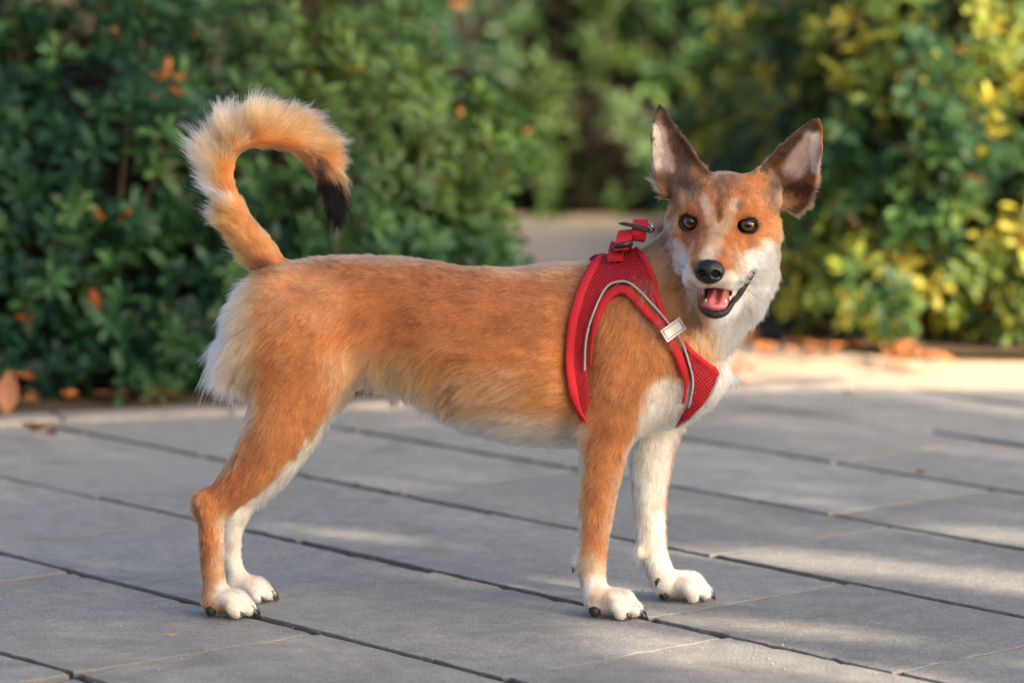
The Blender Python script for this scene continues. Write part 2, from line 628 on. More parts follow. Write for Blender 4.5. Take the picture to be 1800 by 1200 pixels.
GREENS = [(0.010, 0.044, 0.024), (0.016, 0.062, 0.025), (0.026, 0.080, 0.028), (0.010, 0.038, 0.025), (0.050, 0.115, 0.034)]
GREENS_R = [(0.028, 0.085, 0.034), (0.050, 0.115, 0.034), (0.11, 0.17, 0.036), (0.21, 0.245, 0.038), (0.024, 0.070, 0.034), (0.31, 0.285, 0.042)]
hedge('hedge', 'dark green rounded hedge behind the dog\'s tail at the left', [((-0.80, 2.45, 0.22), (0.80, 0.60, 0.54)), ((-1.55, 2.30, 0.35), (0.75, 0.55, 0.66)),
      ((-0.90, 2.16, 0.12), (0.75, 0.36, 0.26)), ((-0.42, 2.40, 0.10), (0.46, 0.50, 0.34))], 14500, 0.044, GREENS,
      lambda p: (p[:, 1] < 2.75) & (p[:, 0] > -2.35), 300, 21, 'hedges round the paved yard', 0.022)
hedge('hedge', 'sunlit yellow green hedge behind the dog\'s head at the right', [((0.92, 3.10, 0.36), (0.46, 0.52, 0.62)), ((1.55, 3.10, 0.5), (0.60, 0.55, 0.8)),
      ((0.82, 3.95, 0.26), (0.46, 0.62, 0.42)), ((0.86, 4.85, 0.20), (0.44, 0.58, 0.38)), ((0.80, 2.88, 0.14), (0.34, 0.30, 0.24))], 13500, 0.047, GREENS_R,
      lambda p: (p[:, 0] < 2.2) & (p[:, 1] < 5.2), 300, 33, 'hedges round the paved yard', 0.03)
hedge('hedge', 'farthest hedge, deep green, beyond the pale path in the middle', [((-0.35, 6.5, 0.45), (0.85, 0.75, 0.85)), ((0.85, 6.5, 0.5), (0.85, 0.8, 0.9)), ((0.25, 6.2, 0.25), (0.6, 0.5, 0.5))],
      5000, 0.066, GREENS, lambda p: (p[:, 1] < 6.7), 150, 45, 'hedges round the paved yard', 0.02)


# ------------------------------------------------------------------ unseen leafy shade caster, added to block the sun
def add_shade_caster():
    g = np.random.default_rng(5)
    D = np.array((SUN_DIR.x, SUN_DIR.y, 0)); D /= np.linalg.norm(D)
    U = np.array((-D[1], D[0], 0))
    S = D * math.cos(SUN_EL) + np.array((0, 0, math.sin(SUN_EL)))
    n = 42000
    T = g.uniform(6.0, 7.6, n)
    u = g.uniform(-1.7, 2.15, n)
    z = g.uniform(1.9, 6.0, n)
    p = D * T[:, None] + U * u[:, None] + np.array((0, 0, 1)) * z[:, None]
    edge = 1.86 + 0.10 * np.sin(z * 4.1) + 0.06 * np.sin(z * 9 + 1)
    ok = ((u < edge) & (g.random(n) > 0.42 * sstep(0.9, 1.75, u))) | (g.random(n) < 0.06)
    for px, py, zz, rad in GAPS:  # clears leaves along sun rays to chosen lit spots
        q = G(px, py, zz) if zz == 0 else W(px, py, zz)
        v = p - q
        d = np.linalg.norm(v - (v @ S)[:, None] * S, axis=1)
        ok &= d > rad + 0.052
    p = p[ok]
    n = len(p)
    root = link('added_shade_tree', None)
    base = D * 6.8 + U * 0.35
    root.location = base
    tag(root, 'leafy shade caster added out of view to shade the yard', 'added_shade_tree')
    up = unit(S + g.normal(size=(n, 3)) * 0.45)
    fw = unit(np.cross(up, g.normal(size=(n, 3))))
    sz = 0.062 * (0.7 + 0.6 * g.random(n))
    tint = np.array((0.05, 0.11, 0.035)) * (0.7 + 0.6 * g.random((n, 1)))
    me = leaf_mass_mesh('added_shade_crown', p - base - fw * sz[:, None] * 0.5, fw, up, sz * 1.25, tint)
    c = link('added_shade_crown', me, root, M_LEAF)
    c['kind'] = 'stuff'
    V, Fc = [], []

    def limb(a, b, ra, rb):
        a, b = np.array(a, float), np.array(b, float)
        ax = unit(b - a); s1 = unit(np.cross(ax, (0.31, 0.7, 0.2))); s2 = np.cross(ax, s1)
        b0 = len(V)
        for k in range(5):
            q = a + (b - a) * k / 4 + s1 * 0.02 * math.sin(k * 1.9)
            for t_ in range(8):
                V.append(q + (ra + (rb - ra) * k / 4) * (s1 * math.cos(t_ * .785) + s2 * math.sin(t_ * .785)))
        for k in range(4):
            for t_ in range(8):
                Fc.append((b0 + k * 8 + t_, b0 + k * 8 + (t_ + 1) % 8, b0 + k * 8 + 8 + (t_ + 1) % 8, b0 + k * 8 + 8 + t_))
    limb((0, 0, -0.1), (0.02, 0.0, 3.2), 0.10, 0.075)
    for k in range(7):
        uu = -1.5 + 3.0 * k / 6
        limb((0.01, 0, 2.6 + 0.1 * k), U * uu + np.array((0, 0, 4.2 + 0.5 * math.sin(k * 2.1))), 0.05, 0.015)
    pymesh('added_shade_trunk', V, Fc, M_BARK, root)


GAPS = [(1330, 975, 0, .012), (1420, 985, 0, .018), (1500, 995, 0, .022), (1590, 1003, 0, .026), (1680, 1010, 0, .028), (1780, 1022, 0, .030), (1850, 1030, 0, .03),
        (650, 950, 0, .008), (720, 955, 0, .012), (800, 962, 0, .016), (880, 966, 0, .014), (950, 1050, 0, .010), (900, 1043, 0, .008),
        (1205, 1040, 0.02, .020), (1225, 1045, 0.01, .018), (1290, 1085, 0, .015), (1360, 1095, 0, .013), (1260, 1150, 0, .016), (1340, 1160, 0, .022), (1430, 1170, 0, .024), (1520, 1180, 0, .02),
        (1770, 940, 0, .012), (1830, 945, 0, .014)]
add_shade_caster()

# ------------------------------------------------------------------ implicit surface modelling (for the dog)
def smin(a, b, k):
    h = np.clip(0.5 + 0.5 * (b - a) / k, 0, 1)
    return b + (a - b) * h - k * h * (1 - h)


class Field:
    def __init__(self, xs, ys, zs):
        self.ax = [np.asarray(a, np.float32) for a in (xs, ys, zs)]
        self.v = np.full([len(a) for a in self.ax], 0.1, np.float32)

    def sl(self, lo, hi):
        s = []
        for a, l, h in zip(self.ax, lo, hi):
            s.append(slice(max(0, np.searchsorted(a, l) - 1), min(len(a), np.searchsorted(a, h) + 1)))
        return tuple(s)

    def add(self, fn, lo, hi, k=0.02, sub=False):
        m = k + 0.012
        s = self.sl(np.array(lo) - m, np.array(hi) + m)
        X = self.ax[0][s[0]][:, None, None]
        Y = self.ax[1][s[1]][None, :, None]
        Z = self.ax[2][s[2]][None, None, :]
        d = fn(X, Y, Z)
        if sub:
            self.v[s] = -smin(-self.v[s], d, k)
        else:
            self.v[s] = smin(self.v[s], d, k)

    def cone(self, a, b, ra, rb, k=0.02, sub=False, sy=1.0):
        a, b = np.array(a, float), np.array(b, float)
        ab = b - a
        L2 = float(ab @ ab) + 1e-12
        rm = max(ra, rb)

        def fn(X, Y, Z):
            t = np.clip(((X - a[0]) * ab[0] + (Y - a[1]) * ab[1] + (Z - a[2]) * ab[2]) / L2, 0, 1)
            return np.sqrt((X - a[0] - t * ab[0]) ** 2 + ((Y - a[1] - t * ab[1]) / sy) ** 2 + (Z - a[2] - t * ab[2]) ** 2) - (ra + (rb - ra) * t)
        self.add(fn, np.minimum(a, b) - rm * max(1, sy), np.maximum(a, b) + rm * max(1, sy), k, sub)

    def ell(self, c, r, k=0.02, rot=None, sub=False):
        """ellipsoid; rot = 3x3 matrix whose rows are its axes"""
        c, r = np.array(c, float), np.array(r, float)
        A = np.eye(3) if rot is None else np.array(rot, float)
        rm = r.max() if rot is not None else r

        def fn(X, Y, Z):
            x, y, z = X - c[0], Y - c[1], Z - c[2]
            k0 = 0; k1 = 0
            for i in range(3):
                q = A[i, 0] * x + A[i, 1] * y + A[i, 2] * z
                k0 = k0 + (q / r[i]) ** 2
                k1 = k1 + (q / r[i] ** 2) ** 2
            k0 = np.sqrt(k0); k1 = np.sqrt(k1)
            return k0 * (k0 - 1) / np.maximum(k1, 1e-6)
        self.add(fn, c - rm, c + rm, k, sub)

    def mesh(self, smooth=2):
        v, ax = self.v, self.ax
        ins = v < 0
        nx, ny, nz = v.shape
        cnt = np.zeros((nx - 1, ny - 1, nz - 1), np.uint8)
        for dx in (0, 1):
            for dy in (0, 1):
                for dz in (0, 1):
                    cnt += ins[dx:nx - 1 + dx, dy:ny - 1 + dy, dz:nz - 1 + dz]
        act = (cnt > 0) & (cnt < 8)
        I, J, K = np.nonzero(act)
        vid = np.full(act.shape, -1, np.int32)
        vid[I, J, K] = np.arange(len(I))
        acc = np.zeros((len(I), 3)); num = np.zeros(len(I))
        base = (I, J, K)
        for axis in range(3):
            o1, o2 = [a for a in range(3) if a != axis]
            for e1 in (0, 1):
                for e2 in (0, 1):
                    p = [base[0].copy(), base[1].copy(), base[2].copy()]
                    p[o1] += e1; p[o2] += e2
                    q = [x.copy() for x in p]; q[axis] += 1
                    va, vb = v[tuple(p)], v[tuple(q)]
                    cr = (va < 0) != (vb < 0)
                    t = np.where(cr, va / np.where(cr, va - vb, 1), 0)
                    pos = np.stack([ax[i][p[i]] for i in range(3)], 1).astype(float)
                    pos[:, axis] += t * (ax[axis][q[axis]] - ax[axis][p[axis]])
                    acc += pos * cr[:, None]; num += cr
        verts = acc / num[:, None]
        quads = []
        for axis in range(3):
            o1, o2 = [a for a in range(3) if a != axis]
            s0 = [slice(1, -1)] * 3; s1 = [slice(1, -1)] * 3
            s0[axis] = slice(0, -1); s1[axis] = slice(1, None)
            a_, b_ = ins[tuple(s0)], ins[tuple(s1)]
            idx = np.nonzero(a_ != b_)
            flip = a_[idx]
            g = [idx[0].copy(), idx[1].copy(), idx[2].copy()]
            for o in (o1, o2):
                g[o] = g[o] + 1
            c = []
            for d1, d2 in ((-1, -1), (0, -1), (0, 0), (-1, 0)):
                h = [x.copy() for x in g]
                h[o1] = h[o1] + d1; h[o2] = h[o2] + d2
                c.append(vid[tuple(h)])
            qd = np.stack(c, 1)
            if axis == 1:
                flip = ~flip
            qd = np.where(flip[:, None], qd, qd[:, ::-1])
            quads.append(qd)
        quads = np.concatenate(quads)
        quads = quads[(quads >= 0).all(1)]
        e = np.concatenate([quads[:, [i, (i + 1) % 4]] for i in range(4)])
        deg = np.bincount(e.ravel(), minlength=len(verts)).astype(float)

        def lap(p):
            s = np.zeros_like(p)
            for i in range(3):
                s[:, i] = np.bincount(e[:, 0], p[e[:, 1], i], len(p)) + np.bincount(e[:, 1], p[e[:, 0], i], len(p))
            return s / np.maximum(deg, 1)[:, None] - p
        for _ in range(smooth):
            verts = verts + 0.5 * lap(verts)
            verts = verts - 0.47 * lap(verts)
        return verts, quads


def vnormals(v, q):
    fn = np.cross(v[q[:, 2]] - v[q[:, 0]], v[q[:, 3]] - v[q[:, 1]])
    n = np.zeros_like(v)
    for i in range(4):
        for a in range(3):
            n[:, a] += np.bincount(q[:, i], fn[:, a], len(v))
    return unit(n)


def span(*segs):
    """axis from (start, end, step) pieces"""
    out = []
    for a, b, h in segs:
        k = max(1, int(round((b - a) / h)))
        out.append(np.linspace(a, b, k, endpoint=False))
    out.append([segs[-1][1]])
    return np.concatenate(out)


# ------------------------------------------------------------------ the dog: head frame
YAW, HPITCH, ROLL = R(10), R(5), R(-2.0)
_f = np.array((-math.sin(YAW) * math.cos(HPITCH), -math.cos(YAW) * math.cos(HPITCH), -math.sin(HPITCH)))
_r = unit(np.cross((0, 0, 1.0), _f)); _r = _r if _r[0] > 0 else -_r
_u = unit(np.cross(_r, -_f)); _u = _u if _u[2] > 0 else -_u
HR = _r * math.cos(ROLL) + _u * math.sin(ROLL)
HU = -_r * math.sin(ROLL) + _u * math.cos(ROLL)
HF = _f
HO = W(1263, 394, -0.07) - 0.045 * HF            # head origin: at eye level, 45 mm behind the eyes
HROT = np.array((HR, HF, HU))


def H(r, f, u):
    """head millimetres (to the viewer's right, forward, up) to world"""
    return HO + 0.001 * (r * HR + f * HF + u * HU)


# ------------------------------------------------------------------ the dog: body field
fld = Field(span((-.40, .13, .0034), (.13, .39, .0019)), span((-.20, -.06, .0024), (-.06, .13, .0030)), span((-.006, .06, .0024), (.06, .30, .0034), (.30, .60, .0019)))
px_ = PXM


def torso():
    st = np.array([  # px, top, bottom, half width (m)
        (425, 560, 600, .012), (440, 500, 650, .040), (480, 466, 690, .056), (540, 455, 688, .064), (620, 449, 660, .065), (700, 452, 664, .064), (760, 459, 694, .066),
        (820, 470, 748, .071), (900, 472, 772, .077), (980, 462, 782, .080), (1040, 462, 783, .080), (1100, 468, 772, .078), (1160, 500, 752, .074), (1210, 552, 738, .066),
        (1238, 592, 716, .052), (1260, 620, 698, .036), (1272, 642, 676, .014)], float)
    xs = (st[:, 0] - 900) * px_ * (4.4 / 4.4)
    top = np.array([W(a, b, 0)[2] for a, b in st[:, :2]])
    bot = np.array([W(a, b, 0)[2] for a, b in st[:, [0, 2]]])
    xs = np.array([W(a, 600, 0)[0] for a in st[:, 0]])

    def fn(X, Y, Z):
        x = X.ravel()
        c = np.interp(x, xs, (top + bot) / 2); b = np.interp(x, xs, (top - bot) / 2); a = np.interp(x, xs, st[:, 3])
        ker = np.ones(9) / 9
        for arr in (c, b, a):
            if len(arr) > 20:
                p = np.pad(arr, 4, mode='edge'); arr[:] = np.convolve(p, ker, 'valid')
        c, b, a = (q[:, None, None] for q in (c, b, a))
        zz = (Z - c) / b
        # egg section: chest wider in its upper half
        aa = a * (1 + 0.10 * np.clip(zz, -1, 1))
        k0 = np.sqrt((Y / aa) ** 2 + zz ** 2)
        k1 = np.sqrt((Y / aa ** 2) ** 2 + (zz / b) ** 2)
        d = k0 * (k0 - 1) / np.maximum(k1, 1e-6)
        over = np.maximum(0, np.maximum(xs[0] - X, X - xs[-1]))
        return np.sqrt(np.maximum(d, 0) ** 2 + over ** 2) + np.minimum(d, 0)
    fld.add(fn, (xs[0], -.09, bot.min()), (xs[-1], .09, top.max()), 0.02)


torso()


def limb(pts, Y, k=0.018, sy=1.0):
    """chain of round cones through (px, py, radius px[, dY]), joined to the body as one piece"""
    Q = [W(p[0], p[1], Y + (p[3] if len(p) > 3 else 0)) for p in pts]
    rr = [p[2] * px_ for p in pts]
    # finer chain along a smooth curve through the joints
    P2, R2 = [], []
    n = len(Q)
    for i in range(n - 1):
        p0, p1, p2, p3 = Q[max(i - 1, 0)], Q[i], Q[i + 1], Q[min(i + 2, n - 1)]
        for t in np.arange(0, 1, 0.25):
            P2.append(0.5 * (2 * p1 + (p2 - p0) * t + (2 * p0 - 5 * p1 + 4 * p2 - p3) * t * t + (3 * p1 - p0 - 3 * p2 + p3) * t ** 3))
            R2.append(rr[i] + (rr[i + 1] - rr[i]) * t)
    P2.append(Q[-1]); R2.append(rr[-1])
    P2 = np.array(P2); rm = max(rr) * max(1, sy)

    def fn(X, Y, Z):
        out = None
        for a, b, ra, rb in zip(P2, P2[1:], R2, R2[1:]):
            ab = b - a
            t = np.clip(((X - a[0]) * ab[0] + (Y - a[1]) * ab[1] + (Z - a[2]) * ab[2]) / (ab @ ab + 1e-12), 0, 1)
            d = np.sqrt((X - a[0] - t * ab[0]) ** 2 + ((Y - a[1] - t * ab[1]) / sy) ** 2 + (Z - a[2] - t * ab[2]) ** 2) - (ra + (rb - ra) * t)
            out = d if out is None else np.minimum(out, d)
        return out
    fld.add(fn, P2.min(0) - rm, P2.max(0) + rm, k)


def tilt(deg):
    a = R(deg)
    return [(math.cos(a), 0, math.sin(a)), (0, 1, 0), (-math.sin(a), 0, math.cos(a))]


YN, YF = -0.052, 0.046
# neck
limb([(1105, 560, 92), (1176, 515, 88, -.006), (1255, 440, 80, -.006)], 0.0, 0.03)
limb([(1160, 605, 78), (1230, 562, 68), (1285, 480, 68, -0.006)], -0.014, 0.03)
# near shoulder and fore leg
fld.ell(W(1110, 610, YN), (66 * px_, .026, 118 * px_), 0.03, tilt(-12))
fld.ell(W(1085, 700, YN), (62 * px_, .027, 62 * px_), 0.03)
limb([(1072, 745, 47), (1060, 800, 39), (1052, 870, 31), (1046, 930, 25), (1041, 985, 24), (1044, 1035, 22)], YN, 0.014, 0.92)
fld.ell(W(1030, 752, YN), (17 * px_, .015, 24 * px_), 0.016)
fld.ell(W(1018, 985, YN + .004), (9 * px_, .008, 14 * px_), 0.008)
# far shoulder and fore leg
fld.ell(W(1125, 640, YF), (66 * px_, .026, 110 * px_), 0.03, tilt(-12))
limb([(1155, 735, 46), (1145, 800, 37), (1142, 860, 31), (1143, 920, 27), (1150, 975, 24), (1166, 1018, 22)], YF, 0.014, 0.92)
fld.ell(W(1124, 968, YF - .006), (9 * px_, .008, 14 * px_), 0.008)
# near hind leg
fld.ell(W(505, 600, -0.042), (96 * px_, .038, 126 * px_), 0.03, tilt(14))
limb([(535, 640, 74, .012), (500, 730, 62, .002), (462, 800, 46), (405, 862, 31), (372, 888, 27)], -0.050, 0.02, 0.62)
limb([(372, 890, 25), (372, 950, 22), (374, 1000, 20), (380, 1038, 20)], -0.048, 0.012, 0.85)
fld.ell(W(352, 884, -0.048), (13 * px_, .010, 20 * px_), 0.010)
# far hind leg
fld.ell(W(515, 610, 0.036), (95 * px_, .034, 122 * px_), 0.03, tilt(14))
limb([(545, 650, 72, -.01), (515, 740, 58), (478, 815, 42), (430, 875, 26), (411, 905, 22)], 0.046, 0.02, 0.62)
limb([(411, 905, 20), (407, 955, 17), (410, 990, 16), (420, 1018, 17)], 0.046, 0.012, 0.85)


def paw(cx, cy, Y, yaw, s=1.0, lift=0.0):
    """paw resting on the ground with four toes; returns claw data"""
    g = G(cx, cy)
    g = np.array((W(cx, cy, Y)[0], Y, 0.0))
    c, s_ = math.cos(yaw), math.sin(yaw)

    def L(f, r, z):
        return g + s * np.array((f * c + r * s_, f * s_ * -1 + r * c, z))
    fld.cone(L(-.016, 0, .020), L(.012, 0, .018), .0165 * s, .0165 * s, 0.008, sy=1.1)
    claws = []
    for r_, f_, z_ in ((-.0185, .014, .0105), (-.0068, .0275, .0125), (.0068, .0275, .0125), (.0185, .014, .0105)):
        fld.cone(L(f_ * .15, r_ * .7, .022), L(f_ * .75, r_ * .97, .017), .0080 * s, .0080 * s, 0.0055)
        fld.cone(L(f_ * .75, r_ * .97, .017), L(f_ + .002, r_ * 1.03, z_ - .0025), .0080 * s, .0082 * s, 0.0032)
        claws.append((L(f_ + .0080, r_ * 1.06, z_ - .003), L(f_ + .0135, r_ * 1.09, .0012)))
    return claws


CLAWS = []
CLAWS += paw(1074, 1070, YN - .004, R(14), 0.98)
CLAWS += paw(1196, 1042, YF + .006, R(6), 1.0)
CLAWS += paw(398, 1062, -0.052, R(10), 0.93)
CLAWS += paw(436, 1036, 0.046, R(8), 0.86)

# tail
TAIL = [(488, 492, 34), (456, 440, 26), (428, 396, 20), (404, 350, 16), (393, 312, 16), (395, 276, 18), (416, 248, 20), (452, 237, 21), (496, 239, 21), (536, 256, 20), (564, 286, 20), (576, 320, 17), (585, 348, 12), (593, 370, 5)]
limb(TAIL, 0.0, 0.010)

# head
fld.ell(H(3, -6, 12), (.055, .058, .0385), 0.02, HROT)                       # skull
fld.ell(H(0, 14, 13), (.043, .040, .031), 0.015, HROT)                      # forehead
for s_ in (-1, 1):
    fld.ell(H(37 * s_ + 1.5, 4, -28), (.0245, .044, .032), 0.02, HROT)         # cheek
    fld.ell(H(41 * s_ + 2, -12, 30), (.019, .020, .026), 0.016, HROT)       # base of the ear
    fld.ell(H(24 * s_, 36, 17), (.017, .015, .012), 0.012, HROT)            # brow
    fld.cone(H(43 * s_, 5, -8), H(38 * s_, 34, -16), .018, .013, 0.014)     # cheek bone
    fld.ell(H(15 * s_ + 1, 97, -49), (.0160, .021, .0145), 0.010, HROT)     # whisker pad
    fld.cone(H(21 * s_ + 3, 82, -54), H(33 * s_ + 4, 46, -44), .0105, .0125, 0.012)  # flews
fld.cone(H(0, 38, -16), H(0, 84, -31), .033, .0235, 0.020)                   # muzzle
fld.cone(H(0, 84, -31), H(0, 104.5, -38.5), .0228, .0182, 0.012)
fld.cone(H(0, 30, -50), H(0, 92, -46), .034, .020, 0.015)
fld.cone(H(2, 20, -74), H(5, 62, -87), .031, .021, 0.014)                   # lower jaw
fld.cone(H(5, 62, -87), H(5, 93, -91), .020, .0140, 0.008)
fld.ell(H(6, -4, -72), (.040, .042, .032), 0.03, HROT)                       # throat ruff

EARS = {-1: ([(1243, 300), (1222, 268), (1195, 228), (1172, 190), (1158, 179), (1147, 203), (1141, 240), (1143, 280), (1150, 318), (1163, 352), (1195, 352), (1228, 330)], (1158, 185), (1200, 330)),
        1: ([(1330, 298), (1365, 260), (1400, 228), (1428, 208), (1443, 205), (1450, 225), (1449, 270), (1440, 315), (1424, 362), (1400, 382), (1372, 368), (1345, 335)], (1441, 212), (1378, 340))}


def seg_sd(X, Z, P):
    """2-D signed distance to polygon P on arrays"""
    d = np.full(np.broadcast(X, Z).shape, 1e9)
    inside = np.zeros(d.shape, bool)
    n = len(P)
    for i in range(n):
        a, b = P[i], P[(i + 1) % n]
        ex, ez = b - a
        wx, wz = X - a[0], Z - a[1]
        t = np.clip((wx * ex + wz * ez) / (ex * ex + ez * ez), 0, 1)
        d = np.minimum(d, (wx - ex * t) ** 2 + (wz - ez * t) ** 2)
        c = ((a[1] <= Z) & (b[1] > Z)) | ((b[1] <= Z) & (a[1] > Z))
        if ez != 0:
            inside ^= c & (X < a[0] + (Z - a[1]) / ez * ex)
    d = np.sqrt(d)
    return np.where(inside, -d, d)


def ear_offset(x, z, s_):
    """depth of the middle sheet of the ear behind its rim: cupped, opening forward"""
    poly, tip, base = EARS[s_]
    Y0 = HO[1] + 0.006
    t_, b_ = W(*tip, Y0)[[0, 2]], W(*base, Y0)[[0, 2]]
    ax = (b_ - t_); L = np.linalg.norm(ax); ax = ax / L
    al = ((x - t_[0]) * ax[0] + (z - t_[1]) * ax[1]) / L
    ac = ((x - t_[0]) * ax[1] - (z - t_[1]) * ax[0])
    w = 0.006 + 0.030 * np.clip(al, 0, 1)
    return Y0 + 0.004 + 0.020 * np.clip(al, 0, 1.1) * (1 - np.clip(np.abs(ac) / w, 0, 1.3) ** 2) - 0.006 * np.clip(al, 0, 1)


for s_ in (-1, 1):
    Y0 = HO[1] + 0.006
    P = np.array([W(a, b, Y0)[[0, 2]] for a, b in EARS[s_][0]])

    def fn(X, Y, Z, P=P, s_=s_):
        d2 = seg_sd(X, Z, P) + 0.003
        w = np.abs(Y - ear_offset(X, Z, s_)) - 0.0012
        h = np.clip(0.5 + 0.5 * (d2 - w) / 0.004, 0, 1)
        return w + (d2 - w) * h + 0.004 * h * (1 - h) - 0.0018
    fld.add(fn, (P[:, 0].min(), Y0 - .012, P[:, 1].min()), (P[:, 0].max(), Y0 + .035, P[:, 1].max()), 0.010)

# eye sockets and lids
EYES = [H(-32, 38.0, 0), H(32, 38.0, 0)]
for c in EYES:
    fld.ell(c, (.0155, .0132, .0135), 0.008, HROT)
    fld.cone(c + HR * -.004 + HF * .006, c + HR * .004 + HF * .006, .0078, .0078, 0.002, sub=True)
    fld.cone(c + HR * -.004 + HF * .014, c + HR * .004 + HF * .014, .0078, .0078, 0.002, sub=True)
# mouth
MOUTH_E = ((6, 96, -72), (18.5, 36, 11.0))
MOUTH_C = (((4, 60, -68), (6, 90, -72), 13, 13), ((21, 93, -70), (43.5, 62, -49.5), 8.6, 4.0), ((-10, 95, -68), (-28, 62, -52), 5.5, 2.5))
fld.ell(H(*MOUTH_E[0]), np.array(MOUTH_E[1]) * .001, 0.004, HROT, sub=True)
for a_, b_, ra, rb in MOUTH_C:
    fld.cone(H(*a_), H(*b_), ra * .001, rb * .001, 0.003, sub=True)
# hollow of the flank and the groove behind the shoulder
fld.ell(W(655, 610, -0.088), (70 * px_, .027, 75 * px_), 0.03, sub=True)
fld.ell(W(1015, 640, -0.098), (22 * px_, .026, 90 * px_), 0.03, tilt(8), sub=True)

BV, BQ = fld.mesh(2)
del fld.v
BN = vnormals(BV, BQ)
if (BN * (BV - BV.mean(0))).sum() < 0:
    BQ = BQ[:, ::-1]; BN = -BN
BPX = PROJ(BV)
bvh = BVHTree.FromPolygons([tuple(v) for v in BV], [tuple(int(i) for i in q) for q in BQ])
CAMV = Vector((0, -CAM_D, CAM_H))

# ------------------------------------------------------------------ the dog: coat colours, in photograph pixels of the side it shows
OR_, RD_, TA_, CR_, WH_ = (0.54, 0.185, 0.058), (0.27, 0.080, 0.028), (0.58, 0.315, 0.165), (0.66, 0.46, 0.30), (0.90, 0.82, 0.73)
BK_, DB_, GR_, PK_ = (0.010, 0.009, 0.010), (0.040, 0.022, 0.015), (0.17, 0.14, 0.125), (0.47, 0.34, 0.31)
